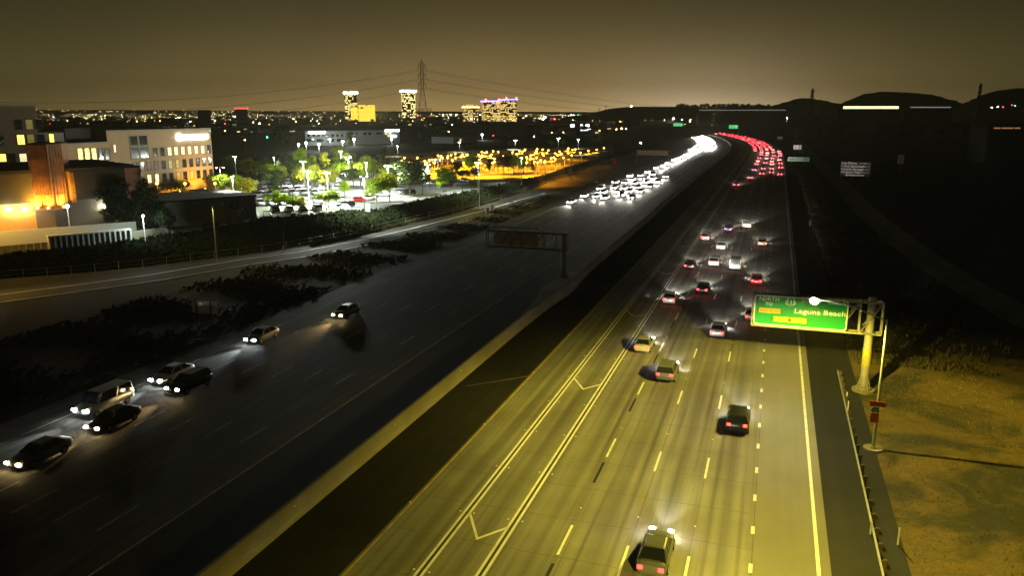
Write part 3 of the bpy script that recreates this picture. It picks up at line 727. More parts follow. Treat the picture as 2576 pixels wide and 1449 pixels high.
for k in range(5):
    b.box((xl + .8 + pw * (.12 + .19 * k), .70, (zb + zt) / 2 + .35), (.08, .10, zt - zb + .9))
b.build('sign_bracing', M_back2, root)

# ---- sign backs and other roadside signs
def post_sign(name, px0, px1, pyt, pyb, pyg, label, m, posts=(.2, .8), facing=-PHI, pm=None, post_front=True, cat='road sign', th=.06):
    base = at((px0 + px1) / 2, pyg); D = base.y; s = D * CT + H * ST
    zt, zb = zat(pyt, D), zat(pyb, D); wd = (px1 - px0) * ((D * CT + (H - (zt + zb) / 2) * ST) / F) / max(.3, math.cos(facing))
    t = empty(name, base, facing, label, cat)
    b = MB(); b.box((0, 0, (zt + zb) / 2), (wd, th, zt - zb)); b.build('sign_panel', m, t)
    for f in posts:
        b = MB(); b.box(((f - .5) * wd, -.1 if post_front else .1, zt / 2), (.12 if D < 200 else .2, .1, zt)); b.build('post', pm or M_darksteel, t)
    return t, wd, zt, zb
post_sign('road_sign', 485, 553, 758, 788, 826, 'blank pale back of a wide two-post road sign on the dark verge', M_back2, (.19, .76), facing=-.25, pm=M_wood)
post_sign('road_sign', 586.5, 596, 571, 587, 604, 'small white upright sign on the ivy slope right of the lamp pole', mat('pale_sign', (.6, .6, .62), .5), (.5,), facing=-.2)
post_sign('road_sign', 1220, 1231, 522, 537, 553, 'back of a square road sign beside the ramp merge, nearer of two', M_back, (.5,))
post_sign('road_sign', 1232, 1243, 515, 529, 545, 'back of a square road sign beside the ramp merge, farther of two', M_back, (.5,))
post_sign('road_sign', 1996, 2014, 364.5, 375.5, 384, 'blank white roadside sign right of the far bend', mat('bright_sign', (.9, .8, .78), .5), (.25, .75))
t, wd, zt, zb = post_sign('road_sign', 1955.5, 1966.5, 343, 350.5, 357, 'small white and yellow roadside sign at the far bend', mat('bright_sign2', (.85, .83, .95), .5), (.5,))
b = MB(); b.box((0, -.04, zb + .3), (wd * .98, .04, .6)); b.build('lower_band', M_syel, t)
post_sign('road_sign', 2017, 2024, 334, 341, 350, 'faint grey square sign above the blank white roadside sign', mat('dim_sign', (.18, .17, .13), .6), (.5,))
post_sign('road_sign', 2256, 2270, 389, 412, 430, 'faint tall grey panel standing in the dark field', mat('dim_sign', (.18, .17, .13), .6), (.5,))
t, wd, zt, zb = post_sign('guide_sign', 1983.5, 2032, 395, 405.5, 412, 'green roadside sign reading Laguna Canyon Rd, Laguna Beach, right of the far lanes', M_green, (.2, .8))
t, wd, zt, zb = t, wd, zt, zb
b = MB(); b.box((0, 0, 0), (1, 1, 1))
for (lx, s_, zz) in ((0, 'Laguna Canyon Rd', .78), (0, 'Laguna Beach', .5), (0, 'NEXT RIGHT', .2)):
    text(s_, (zt - zb) * .27, M_white, t, 0, zb + (zt - zb) * zz, -.06, bold=.01, sx=1.1)
b = MB(); frame(b, rrect(wd * .99, (zt - zb) * .99, .2), rrect(wd * .96, (zt - zb) * .9, .15), -.05, -.035, 0, (zt + zb) / 2); b.build('border', M_white, t)
# dark community sign with four place names
t, wd, zt, zb = post_sign('community_sign', 2117, 2181, 406, 443, 452, 'dark freestanding sign listing Los Olivos, Irvine Spectrum, Portola Springs and Orchard Hills', mat('dark_board', (.05, .045, .04), .6), (.08, .92), facing=-.45, pm=mat('dark_board_post', (.09, .08, .07), .7))
M_slet = emit('sign_letters_lit', (.9, .78, .66), .30)
for i, (s_, r_) in enumerate((('Los Olivos', 'exit Bake  2'), ('Irvine Spectrum', 'exit Alton  2'), ('Portola Springs', 'on 133 north'), ('Orchard Hills', 'on 133 north'))):
    zz = zt - (zt - zb) * (.12 + .205 * i)
    text(s_, (zt - zb) * .20, M_slet, t, -wd * .46, zz, -.05, 'LEFT', bold=.012, sx=1.05); text(r_, (zt - zb) * .12, M_slet, t, wd * .46, zz, -.05, 'RIGHT', sx=1.05)
text('@villagesofirvine', (zt - zb) * .16, M_slet, t, 0, zb + (zt - zb) * .08, -.05, bold=.01, sx=1.0)

# far gantry with reddish sign backs on the left, and two lit green far signs
b_ = at(1602, 412); root = empty('sign_gantry', b_, -PHI, 'far gantry with small brownish sign backs left of the bright headlights', 'sign gantry'); D = b_.y
k_ = D * CT / F
b = MB(); zt, zb = zat(377, D), zat(390, D); b.tube((0, 0, 0), (0, 0, zt), .45, None, 8); b.build('column', M_gantry, root)
b = MB(); b.box((8.0, -.5, zb), (18, .25, .25)); b.box((8, -.5, zt), (18, .25, .25))
for k in range(8): b.tube((-1 + 2.25 * k, -.5, zb), (1.25 + 2.25 * k, -.5, zt), .12, None, 4)
b.build('truss', M_gantry, root); b = MB(); b.box((8, 0, (zt + zb) / 2), (16, .1, zt - zb)); b.build('sign_panel', M_back, root)
def far_sign(px0, px1, pyt, pyb, D, label, pole=True):
    c_ = atY((px0 + px1) / 2, (pyt + pyb) / 2, D); wd = (px1 - px0) * D * CT / F; hh = (pyb - pyt) * D / F
    t = empty('guide_sign', (c_.x, D, 0), -.1, label, 'road sign'); b = MB(); b.box((0, 0, c_.z), (wd, .3, hh)); b.build('sign_panel', MATS['far_sign_lit'], t)
    b = MB(); b.tube((wd * .65, .3, 0), (wd * .65, .3, c_.z + hh / 2), .4, None, 8); b.box((wd * .3, .3, c_.z), (wd * .8, .3, hh * .3)); b.build('column', M_gantry, t)
emit('far_sign_lit', (.12, .62, .22), .9)
far_sign(1834, 1856, 314, 323, 880, 'small lit green overhead sign at the far bend, right one')
far_sign(1694, 1717, 309.5, 317, 1250, 'small lit green overhead sign at the far bend, left one')

# ---- street lamps along the ramp, utility poles
def lamp_at(px, pyb, pyt, armpx, label, lens=None, z=0, power=0, colr=YEL, group=None, size=150, bw=1.2):
    p = at(px, pyb, z); D = p.y; hh = zat(pyt, D) - z; arm = abs(armpx) * D / F
    t, e = mast_lamp(p, (1 if armpx > 0 else -1, -.15), hh, arm, .5, label, lens, group)
    if power: luminaire('lamp_light', (e[0] + .25, 0, e[2] - .3), power, colr, t, size, bw)
    return t
lamp_at(546, 660, 515, 26, 'tall street lamp with curved arm beside the ramp at left, over yellow light', None, 0, 1800)
lamp_at(1206, 525, 428, -14, 'tall grey street lamp by the ramp merge, right of the thin bare pole', None, 0, 5000)
b = MB(); p = at(1164, 533); b.tube((0, 0, 0), (0, 0, zat(455, p.y)), .12, .08, 6); tag(b.build('utility_pole', M_darksteel, loc=p), 'thin bare dark pole between the parking lot and the freeway', 'pole')
b = MB(); p = at(716, 630); b.tube((0, 0, 0), (0, 0, zat(577, p.y)), .1, .08, 6); tag(b.build('utility_pole', M_wood, loc=p), 'short thin wooden pole beside the ramp', 'pole')
b = MB(); p = at(1434, 455); b.tube((0, 0, 0), (0, 0, zat(405, p.y)), .14, .1, 6); b.box((0, 0, zat(430, p.y)), (1, .1, 2)); tag(b.build('utility_pole', M_darksteel, loc=p), 'dark pole with a small plate at the foot of the orange lit lot', 'pole')
b = MB(); p = at(1546, 432); b.tube((0, 0, 0), (0, 0, 5), .2, .2, 6); b.box((0, 0, 4.6), (1.8, .1, 1.8)); tag(b.build('warning_sign', mat('sign_red', (.4, .02, .02), .5), loc=p), 'small red sign on a pole beside the bright headlights', 'road sign')
# chain link fence posts along the slope foot
fn = empty('chain_link_fence', botw[0], 0, 'low chain link fence on thin posts along the foot of the ivy slope', 'fence')
b = MB(); 
fp = [(px, interp(BOT, px) + 6) for px in range(-60, 1620, 60)]; prevp = None
for q in fp:
    p = at(*q) - fn.location
    b.tube((p.x, p.y, 0), (p.x, p.y, 1.6), .035, None, 5)
    if prevp: b.tube((p.x, p.y, 1.55), (prevp.x, prevp.y, 1.55), .015, None, 4); b.tube((p.x, p.y, .8), (prevp.x, prevp.y, .8), .015, None, 4)
    prevp = p
b.build('fence_frame', M_steel, fn)

# ------------------------------------------------------------------ trees
def leaf_crown(seed, shape, n=1500, ls=.045):
    r = random.Random(seed); b = MB(); blobs = []
    if shape == 'round':
        for k in range(11): a = r.uniform(0, 6.28); q = r.uniform(.05, .26); blobs.append((q * math.cos(a), q * math.sin(a), r.uniform(.42, .86), r.uniform(.11, .2)))
        blobs.append((0, 0, .62, .26))
    elif shape == 'tall':
        for k in range(12): a = r.uniform(0, 6.28); q = r.uniform(.02, .15); blobs.append((q * math.cos(a), q * math.sin(a), .3 + .62 * k / 12, r.uniform(.09, .15)))
    elif shape == 'wide':
        for k in range(12): a = r.uniform(0, 6.28); q = r.uniform(.1, .42); blobs.append((q * math.cos(a), q * math.sin(a), r.uniform(.5, .82) - q * .3, r.uniform(.13, .2)))
    elif shape == 'pine':
        for k in range(26):
            z = .12 + .85 * k / 26; q = (1 - z) * .24; a = k * 2.4; blobs.append((q * math.cos(a), q * math.sin(a), z, .035 + (1 - z) * .12))
    elif shape == 'bush':
        for k in range(10): a = r.uniform(0, 6.28); q = r.uniform(.1, .5); blobs.append((q * math.cos(a), q * math.sin(a), r.uniform(.3, .7), r.uniform(.2, .32)))
    wsum = [bb[3] ** 2 for bb in blobs]
    for k in range(n):
        x, y, z, rr = r.choices(blobs, wsum)[0]
        d = Vector((r.gauss(0, 1), r.gauss(0, 1), r.gauss(0, 1))).normalized() * rr * (r.random() ** .35)
        c = Vector((x, y, z)) + Vector((d.x, d.y, d.z * .85)); nn = (d.normalized() + Vector((r.uniform(-.8, .8), r.uniform(-.8, .8), r.uniform(-.3, .9)))).normalized()
        t = nn.orthogonal().normalized(); s = nn.cross(t); a = r.uniform(0, 6.28); t2 = t * math.cos(a) + s * math.sin(a); s2 = nn.cross(t2); l = ls * r.uniform(.6, 1.3)
        b.add([c - t2 * l, c - s2 * l * .5, c + t2 * l, c + s2 * l * .5], [[0, 1, 2, 3]])
    return b
def trunk_mesh(seed, shape):
    r = random.Random(seed + 50); b = MB(); top = {'round': .6, 'tall': .85, 'wide': .55, 'pine': .95, 'bush': .4}[shape]
    b.tube((0, 0, 0), (.01, .01, .25), .022, .017, 6); b.tube((.01, .01, .25), (0, 0, top), .017, .006, 6)
    for k in range(6 if shape != 'pine' else 10):
        a = r.uniform(0, 6.28); z0 = r.uniform(.22, top - .08); l = .22 if shape in ('round', 'wide') else .12
        b.tube((0, 0, z0), (l * math.cos(a), l * math.sin(a), z0 + .16), .009, .003, 4)
    return b
def leafmat(name, a, b_, tr=.45):
    m = mat(name, a, .6, scale=.8, col2=b_, spec=.2); t = NT(m.node_tree); bs = t.n['Principled BSDF']; tl_ = t.node('ShaderNodeBsdfTranslucent'); mx = t.node('ShaderNodeMixShader'); mx.inputs[0].default_value = tr
    t.l.new(bs.inputs['Base Color'].links[0].from_socket, tl_.inputs[0]); t.l.new(bs.outputs[0], mx.inputs[1]); t.l.new(tl_.outputs[0], mx.inputs[2]); t.l.new(mx.outputs[0], t.n['Material Output'].inputs[0]); return m
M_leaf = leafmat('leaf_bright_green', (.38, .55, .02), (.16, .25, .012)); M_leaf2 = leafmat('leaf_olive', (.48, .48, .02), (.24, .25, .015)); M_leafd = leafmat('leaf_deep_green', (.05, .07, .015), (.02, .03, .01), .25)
TR = {}
for sh_, n_, ls_ in (('round', 1700, .035), ('tall', 1500, .03), ('wide', 1800, .04), ('pine', 2200, .028), ('bush', 1300, .05)):
    for v in range(2):
        cr, tk = leaf_crown(v * 11 + len(sh_), sh_, n_, ls_), trunk_mesh(v, sh_)
        for mn, mm in (('g', M_leaf), ('y', M_leaf2), ('d', M_leafd), ('p', M_pine)):
            TR[sh_, v, mn] = cr.mesh('crown', mm)
        TR[sh_, v, 't'] = tk.mesh('trunk', M_bark)
tcount = 0
def tree(loc, h, sh_, mn, label, group=None, name=None, wf=1.0, full=True):
    global tcount; tcount += 1; v = tcount % 2
    t = empty(name or {'pine': 'pine_tree', 'bush': 'shrub'}.get(sh_, 'tree'), loc, random.uniform(0, 6.28), label, 'shrub' if sh_ == 'bush' else 'tree', group)
    inst('crown', TR[sh_, v, mn], t, sc=(h * wf, h * wf, h))
    if full: inst('trunk', TR[sh_, v, 't'], t, sc=(h, h, h))
    return t
def ptree(px, pyb, pyt, sh_, mn, label, group=None, z=LOTZ, wf=1.0):
    p = at(px, pyb, z); h = (zat(pyt, p.y) - z) * 1.22; return tree(p, h, sh_, mn, label, group, wf=wf * (1.3 if sh_ != 'pine' else 1.1))

# ------------------------------------------------------------------ lots
def poly(name, pts, z, m, kind='structure'):
    b = MB(); q = [at(p[0], p[1], z) for p in pts]; b.add(q, [list(range(len(q)))]); return tag(b.build(name, m), kind=kind)
poly('parking_lot', [(648, 549), (765, 544), (858, 532), (936, 530), (1061, 503), (1204, 476), (1349, 445), (1452, 413), (1545, 386), (1540, 366), (1300, 372), (1000, 384), (700, 425), (560, 445), (560, 500), (640, 505)], LOTZ + .01, M_lot)
poly('lawn_strip', [(656, 533), (730, 536), (860, 529), (860, 525), (740, 530), (656, 527)], LOTZ + .02, mat('lawn', (.10, .13, .02), .9, var=.4, scale=2))
b = MB()
for r0 in ((650, 541, 850, 532), (655, 512, 860, 503), (650, 489, 900, 478), (960, 520, 1130, 478)):
    p, q = at(r0[0], r0[1], LOTZ + .02), at(r0[2], r0[3], LOTZ + .02); d = (q - p); L_ = d.length; d.normalize(); n = Vector((-d.y, d.x, 0))
    k = 0
    while k < L_: a = p + d * k; b.quad(a, a + d * .12, a + d * .12 + n * 5, a + n * 5); k += 2.9
tag(b.build('parking_bay_lines', M_paint), kind='structure')
def island(px, py, L_, label):
    p = at(px, py, LOTZ); b = MB(); b.box((0, 0, .08), (L_, 1.6, .16)); t = empty('planter_island', p, .42, label, 'planter'); b.build('kerb', M_barr, t)
    b = MB(); b.box((0, 0, .18), (L_ - .4, 1.2, .06)); b.build('planting', mat('lawn', (.10, .13, .02)), t)
for i, (px, py, L_) in enumerate(((966, 509, 11), (1046, 495, 11), (1120, 482, 10), (1188, 470, 8), (1240, 460, 8), (1292, 449, 7), (860, 512, 9), (790, 528, 12))):
    island(px, py, L_, 'grassy kerbed island in the lot, %s' % ['below the leftmost of the paired street trees', 'by the dark sport utility car', 'second from the tall white lamp', 'near the two dark sedans', 'beside the bright pavement edge', 'nearest the orange lot', 'left of the red car', 'under the round clipped trees'][i])
def parked(px, py, pt, rz, label, kind=None):
    p = at(px, py, LOTZ); return car(kind or random.choice(['sedan', 'suv', 'sedan']), pt, p, rz, label=label, group='cars parked in the lot')
rows = [(534, 692, 868, 6), (517, 655, 800, 6), (505, 652, 808, 6), (494, 650, 820, 7), (484, 655, 840, 7), (474, 665, 850, 7), (464, 690, 850, 6), (455, 720, 860, 5)]
ordn = ['leftmost', 'second from left', 'third from left', 'fourth from left', 'fifth from left', 'sixth from left', 'seventh from left', 'eighth from left', 'ninth from left', 'tenth from left']
rown = ['nearest row', 'second row', 'third row', 'fourth row', 'fifth row', 'sixth row', 'seventh row', 'farthest row']
for ri, (py, x0, x1, n) in enumerate(rows):
    for k in range(n):
        if random.random() < .08: continue
        px = x0 + (x1 - x0) * k / (n - 1); pt = random.choice([0, 0, 0, 1, 1, 2, 3, 1]) if (ri, k) != (6, 4) else 4
        parked(px, py - (px - x0) * .035, pt, .42 + (math.pi if ri % 2 else 0) + random.uniform(-.04, .04), '%s car parked %s in the %s of the lot' % (PNAME[pt], ordn[k], rown[ri]))
for px, py, pt, rz, kd, lb in ((898, 508, 5, 1.9, 'sedan', 'red car stopped at the lot exit with red lights on'), (926, 503, 0, 1.9, 'sedan', 'white sedan right behind the red car'), (962, 495, 0, 1.85, 'sedan', 'white sedan parked beneath the paired street trees right of the red car'),
        (870, 521, 3, 1.8, 'suv', 'dark car parked between the clipped tree and the red car'), (1026, 490, 3, 1.8, 'suv', 'black sport utility car alone under the dark round tree'), (1080, 467, 2, 1.9, 'sedan', 'grey sedan behind the tall white lit lamp pole'),
        (1118, 470, 3, 1.8, 'sedan', 'black sedan under the twin light green trees'), (1168, 459, 0, .4, 'suv', 'white sport utility car at the middle of the white lit lot'), (1162, 466, 2, 1.8, 'sedan', 'grey sedan just in front of the white sport utility car'),
        (1010, 430, 0, .4, 'sedan', 'white sedan at the edge of the orange lit canopies'), (1008, 479, 2, 1.8, 'sedan', 'grey sedan left of the dark round tree'), (857, 507, 0, .42, 'suv', 'white sport utility car left of the red car')):
    c = parked(px, py, pt, rz, lb, kd)
    if pt == 5:
        for ch in c.children:
            if ch.name.startswith('tail_light'): ch.data = CM['lens_tf']
            if ch.name.startswith('headlight'): ch.data = CM['lens_h']
        lamp_light('SPOT', 'headlight_beam', (0, 2.6, .7), 2500, (1, .97, .9), .1, c, (R(86), 0, 0), R(80), .8)
# white lamps
WHT = (.93, 1.0, .86)
TW = [(590.6, 393, .3), (584, 443.5, .6), (553, 421, .12), (689, 395, .15), (762, 406, 1.1), (773, 430.4, 1.6), (857, 380, .9), (876, 395, .8), (822, 434, 1.1), (921, 409, 1.1), (915, 443.5, 1.5), (975, 417, 1.0), (1075.5, 413.6, .8), (1101, 402, .15), (1202, 409, .9), (1311.8, 397, .35), (1156, 357.4, .25), (1296.6, 352.8, .25), (1405, 348, .3), (999.5, 366.8, .35), (1455, 350, .4)]
tl = ['left of the sign building corner', 'between the two bright green trees behind the low dark building', 'at the office corner', 'faint, in the dark middle of the lot', 'inside the tall bright tree', 'brightest, over the crowded rows', 'high among the back trees', 'in the second back tree', 'above the pair of bright trees', 'left of the orange canopies', 'tall one above the red car', 'first inside the orange glow', 'between the two dark round trees', 'behind the light green trees', 'tall one on the freeway side', 'beside the bright green tree at the orange lot', 'thin one behind the canopies, first', 'thin one behind the canopies, second', 'thin one behind the canopies, third', 'thin one at the left end of the canopies', 'thin one at the right end of the canopies']
hd = MB()
LAMP = {}
b = MB(); b.tube((0, 0, 0), (0, 0, 9), .12, .08, 6); b.tube((0, 0, 0), (0, 0, .7), .28, None, 8); b.tube((-.9, 0, 8.95), (.9, 0, 8.95), .05, None, 5); LAMP['pole'] = b.mesh('pole', mat('lamp_pole_grey', (.26, .26, .25), .5))
b = MB(); b.box((-.9, 0, 8.92), (.7, .5, .16)); b.box((.9, 0, 8.92), (.7, .5, .16)); LAMP['head'] = b.mesh('lamp_head', M_darksteel)
b = MB(); b.ball((-.9, 0, 8.78), .2, 8, 4, .5); b.ball((.9, 0, 8.78), .2, 8, 4, .5)
LAMP['w'] = b.mesh('lamp_lens', M_lampw); 
b = MB(); b.ball((0, 0, 5.3), .36, 8, 4, .8); LAMP['o'] = b.mesh('lamp_lens', M_lampo)
b = MB(); b.tube((0, 0, 0), (0, 0, 5.2), .08, .06, 6); b.tube((0, 0, 5.35), (0, 0, 5.5), .26, .1, 8); LAMP['opole'] = b.mesh('pole', M_darksteel)
for i, (px, py, pw) in enumerate(TW):
    p = at(px, py, LOTZ + 8.8); p.z = LOTZ
    t = empty('parking_lot_lamp', p, random.uniform(0, 3), 'white parking lot lamp %s' % tl[i], 'street lamp', 'white parking lot lamps')
    inst('pole', LAMP['pole'], t); inst('lamp_head', LAMP['head'], t); inst('lamp_lens', LAMP['w'], t)
    lamp_light('SPOT', 'lamp_light', (0, 0, 8.3), 42000 * pw, WHT, .4, t, (0, 0, 0), R(122), .35)
    if i in (4, 5, 6, 7, 8, 9, 11): lamp_light('POINT', 'tree_fill_light', (0, 0, 7.4), 24000 * pw, WHT, .5, t)  # extra point light added under the lamp to brighten the trees
# orange lot: canopies with lamps
OC = (1.0, .38, .012)
OL = [(342, 405), (480, 403), (285, 428), (222, 455), (735, 385), (750, 405), (888, 362), (892, 405), (857, 430), (975, 457), (1010, 370), (1140, 370), (1150, 425), (1225, 343), (1278, 370), (1350, 340), (1310, 415), (1290, 458), (1460, 410), (1550, 365), (1610, 340), (1635, 325), (1700, 378), (1762, 325), (1762, 403), (1825, 360), (1840, 378), (1890, 325), (1920, 410), (1775, 455), (1963, 358), (1990, 378), (2010, 338), (2053, 403), (2105, 303), (2105, 355), (2150, 320), (2140, 378), (2235, 352), (2410, 318), (2488, 300), (665, 457), (1130, 460), (560, 440), (640, 425), (1400, 385), (2320, 330)]
ro = random.Random(4)
for k in range(46):  # extra lamps at random spots, added to spread the orange glow
    py_ = ro.uniform(373, 409); f_ = (py_ - 373) / 36; px_ = ro.uniform(1290 - 300 * min(1, f_ * 1.6), 1525 - 110 * f_ ** 2); (px_ < 1490 - (py_ - 373) * 3.2) and OL.append(((px_ - 937.5) / .2339, (py_ - 301.3) / .2339))
for i, (x, y) in enumerate(OL):
    px, py = 937.5 + .2339 * x, 301.3 + .2339 * y; p = at(px, py, LOTZ + 5.4); p.z = LOTZ
    t = empty('canopy_lamp', p, 0, 'orange sodium lamp glowing over the carport canopies', 'street lamp', 'orange lamps among the carports')
    inst('pole', LAMP['opole'], t); inst('lamp_lens', LAMP['o'], t)
    if i % 1 == 0: lamp_light('SPOT', 'lamp_light', (0, 0, 4.85), 34000 * (.15 if px > 1420 else .4 if px > 1340 else 1), OC, .2, t, (0, 0, 0), R(138), .4)
M_can = mat('canopy_roof', (.018, .014, .010), .6, var=.3); M_cane = mat('canopy_edge', (.5, .42, .3), .5)
CANM = {}
def canopy(px0, px1, py, i):
    a, c = at(px0, py, LOTZ + 3.6), at(px1, py - (px1 - px0) * .028, LOTZ + 3.6); L_ = (c - a).length; ang = math.atan2(c.y - a.y, c.x - a.x)
    t = empty('carport_canopy', (a.x, a.y, LOTZ), ang, 'flat carport canopy in the orange lot, %s' % i, 'carport', 'carports in the orange lit lot')
    b = MB(); b.box((L_ / 2, 0, 3.75), (L_, 5.2, .22)); b.build('roof', M_can, t)
    b = MB(); b.box((L_ / 2, -2.68, 3.7), (L_, .1, .5)); b.box((L_ / 2, 2.68, 3.7), (L_, .1, .5)); b.build('fascia', M_cane, t)
    k = 2.0
    while k < L_:
        b = MB(); b.box((k, 0, 1.8), (.25, .25, 3.64)); b.tube((k, -1.9, 3.55), (k, 0, 2.7), .08, None, 4); b.tube((k, 1.9, 3.55), (k, 0, 2.7), .08, None, 4); b.build('column', M_cane, t); k += 9
ci = 0
wd_ = ['front', 'second', 'third', 'fourth', 'fifth', 'sixth', 'seventh', 'back']
for ri, (py, x0, x1) in enumerate(((413, 1140, 1340), (406, 1050, 1400), (400, 990, 1425), (394.5, 960, 1450), (389.5, 1000, 1480), (385, 1080, 1500), (380.5, 1150, 1520), (376.5, 1270, 1530))):
    x = x0; cc = 0
    while x < x1 - 20:
        e = min(x1, x + random.choice([70, 85, 95])); canopy(x, e, py + (x1 - x) * .0, '%s row, %s' % (wd_[ri], ordn[cc])); x = e + random.choice([6, 10, 14]); ci += 1; cc += 1
# lot trees
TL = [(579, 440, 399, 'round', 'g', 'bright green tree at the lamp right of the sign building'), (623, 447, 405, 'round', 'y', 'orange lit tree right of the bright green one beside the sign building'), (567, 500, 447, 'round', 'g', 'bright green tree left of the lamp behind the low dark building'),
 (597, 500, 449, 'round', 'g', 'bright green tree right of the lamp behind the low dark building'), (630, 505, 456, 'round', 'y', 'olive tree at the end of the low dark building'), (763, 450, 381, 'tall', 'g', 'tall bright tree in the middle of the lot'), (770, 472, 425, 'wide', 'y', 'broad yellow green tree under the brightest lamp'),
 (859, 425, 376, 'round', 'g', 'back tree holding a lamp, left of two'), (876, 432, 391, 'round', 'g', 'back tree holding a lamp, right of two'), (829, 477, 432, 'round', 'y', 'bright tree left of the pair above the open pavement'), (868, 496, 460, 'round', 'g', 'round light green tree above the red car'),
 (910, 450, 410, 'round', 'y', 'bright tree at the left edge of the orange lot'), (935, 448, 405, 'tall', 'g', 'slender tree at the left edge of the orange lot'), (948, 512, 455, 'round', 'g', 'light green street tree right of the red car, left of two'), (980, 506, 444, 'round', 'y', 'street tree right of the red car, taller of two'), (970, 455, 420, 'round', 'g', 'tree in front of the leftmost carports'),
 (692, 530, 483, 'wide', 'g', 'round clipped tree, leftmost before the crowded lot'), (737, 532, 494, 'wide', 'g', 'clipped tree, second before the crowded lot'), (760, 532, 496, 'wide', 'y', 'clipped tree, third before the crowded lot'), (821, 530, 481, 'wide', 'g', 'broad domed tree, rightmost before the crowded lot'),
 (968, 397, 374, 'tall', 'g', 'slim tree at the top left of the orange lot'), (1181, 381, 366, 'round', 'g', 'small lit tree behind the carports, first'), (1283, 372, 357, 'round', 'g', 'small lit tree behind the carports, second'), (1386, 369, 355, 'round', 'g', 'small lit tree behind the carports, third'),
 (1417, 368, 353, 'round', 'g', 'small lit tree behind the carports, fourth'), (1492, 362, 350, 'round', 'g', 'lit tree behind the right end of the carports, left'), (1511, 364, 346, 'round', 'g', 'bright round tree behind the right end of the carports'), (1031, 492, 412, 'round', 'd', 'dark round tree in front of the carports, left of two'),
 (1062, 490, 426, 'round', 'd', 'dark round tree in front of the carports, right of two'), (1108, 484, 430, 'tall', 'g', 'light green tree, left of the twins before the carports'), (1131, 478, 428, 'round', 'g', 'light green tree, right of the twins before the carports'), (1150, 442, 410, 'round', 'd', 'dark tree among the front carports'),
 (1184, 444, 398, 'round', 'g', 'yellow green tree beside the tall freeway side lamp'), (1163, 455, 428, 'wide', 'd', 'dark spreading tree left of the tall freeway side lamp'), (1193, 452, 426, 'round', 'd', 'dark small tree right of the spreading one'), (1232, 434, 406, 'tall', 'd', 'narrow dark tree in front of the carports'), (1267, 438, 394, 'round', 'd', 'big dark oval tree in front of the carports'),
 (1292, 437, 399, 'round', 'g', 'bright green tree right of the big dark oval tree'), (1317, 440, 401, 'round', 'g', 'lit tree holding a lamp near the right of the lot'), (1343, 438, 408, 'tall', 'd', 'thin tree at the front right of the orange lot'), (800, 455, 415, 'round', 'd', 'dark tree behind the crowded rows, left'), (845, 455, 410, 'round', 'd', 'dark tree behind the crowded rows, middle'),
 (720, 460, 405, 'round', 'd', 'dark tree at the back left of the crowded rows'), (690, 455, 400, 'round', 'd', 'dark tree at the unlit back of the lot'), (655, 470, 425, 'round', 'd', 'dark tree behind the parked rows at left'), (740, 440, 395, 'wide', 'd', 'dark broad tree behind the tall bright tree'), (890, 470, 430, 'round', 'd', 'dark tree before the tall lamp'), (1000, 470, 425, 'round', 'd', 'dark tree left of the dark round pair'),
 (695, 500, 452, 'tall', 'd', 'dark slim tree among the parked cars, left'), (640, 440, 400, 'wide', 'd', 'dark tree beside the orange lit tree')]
rt = random.Random(21)
for k in range(34):
    px = rt.uniform(645, 1010); pb = rt.uniform(440, 478) - (px - 645) * .04; TL.append((px, pb, pb - rt.uniform(34, 50), rt.choice(['round', 'tall', 'round', 'wide']), rt.choice(['g', 'y', 'g', 'd', 'd']), 'tree %s among the parked cars %s' % (rt.choice(['with a loose crown', 'with a full crown', 'with a ragged crown']), 'at the left of the lot' if px < 760 else 'in the middle of the lot' if px < 880 else 'at the orange lit side')))
for px, pb, ptp, s_, m_, lb in TL: ptree(px, pb, ptp, s_, m_, lb, 'trees in the parking lots')

# ------------------------------------------------------------------ buildings
class Facade:
    def __init__(s, A, B, name, label, cat='building', z=LOTZ):
        s.a, s.b = at(A[0], A[1], z), at(B[0], B[1], z); d = s.b - s.a; s.L = d.length; s.ang = math.atan2(d.y, d.x); s.z = z
        s.root = empty(name, s.a, s.ang, label, cat); s.n = Vector((-math.sin(s.ang), math.cos(s.ang), 0)); s.d = d.normalized(); s.D = s.a.y
    def loc(s, px, py, off=0):
        dx = (px - 1288) / F; dy = -(py - 724.5) / F; v = Vector((dx, CT + dy * ST, -ST + dy * CT)); o = Vector((0, 0, H))
        q = s.a + s.n * off; t = (q - o).dot(s.n) / v.dot(s.n); p = o + v * t - s.a; return p.dot(s.d), p.z
    def box(s, name, x0, x1, y0, y1, z0, z1, m):
        b = MB(); b.box(((x0 + x1) / 2, (y0 + y1) / 2, (z0 + z1) / 2), (x1 - x0, y1 - y0, z1 - z0)); return b.build(name, m, s.root)
    def win(s, x, z, w_, h_, m, lab=None, off=0):
        f = MB(); f.box((x, off - .03, z + h_ / 2 + .06), (w_ + .3, .14, .12)); f.box((x, off - .05, z - h_ / 2 - .07), (w_ + .36, .2, .14)); f.box((x - w_ / 2 - .06, off - .03, z), (.12, .14, h_)); f.box((x + w_ / 2 + .06, off - .03, z), (.12, .14, h_))
        o = f.build('window', M_frame, s.root); g = MB(); g.box((x, off - .01, z), (w_, .04, h_)); 
        p = g.build('pane', m, o); g = MB(); g.box((x, off - .035, z - h_ * .12), (w_, .04, .07)); g.build('mullion', M_frame, o)
        return o
M_frame = mat('window_frame', (.06, .055, .05), .6)
M_stucco = mat('stucco_beige', (.30, .22, .13), .9, var=.12, scale=.3, bump=.1, bscale=12); M_stucco2 = mat('stucco_grey', (.22, .21, .16), .9, var=.12, scale=.3)
M_ochre = mat('stucco_ochre', (.52, .27, .07), .9, var=.12, scale=.4); M_pink = mat('stucco_salmon', (.5, .22, .12), .9, var=.08)
M_brown = mat('ribbed_stone', (.36, .17, .07), .85, var=.35, scale=.8, bump=.3, bscale=2)
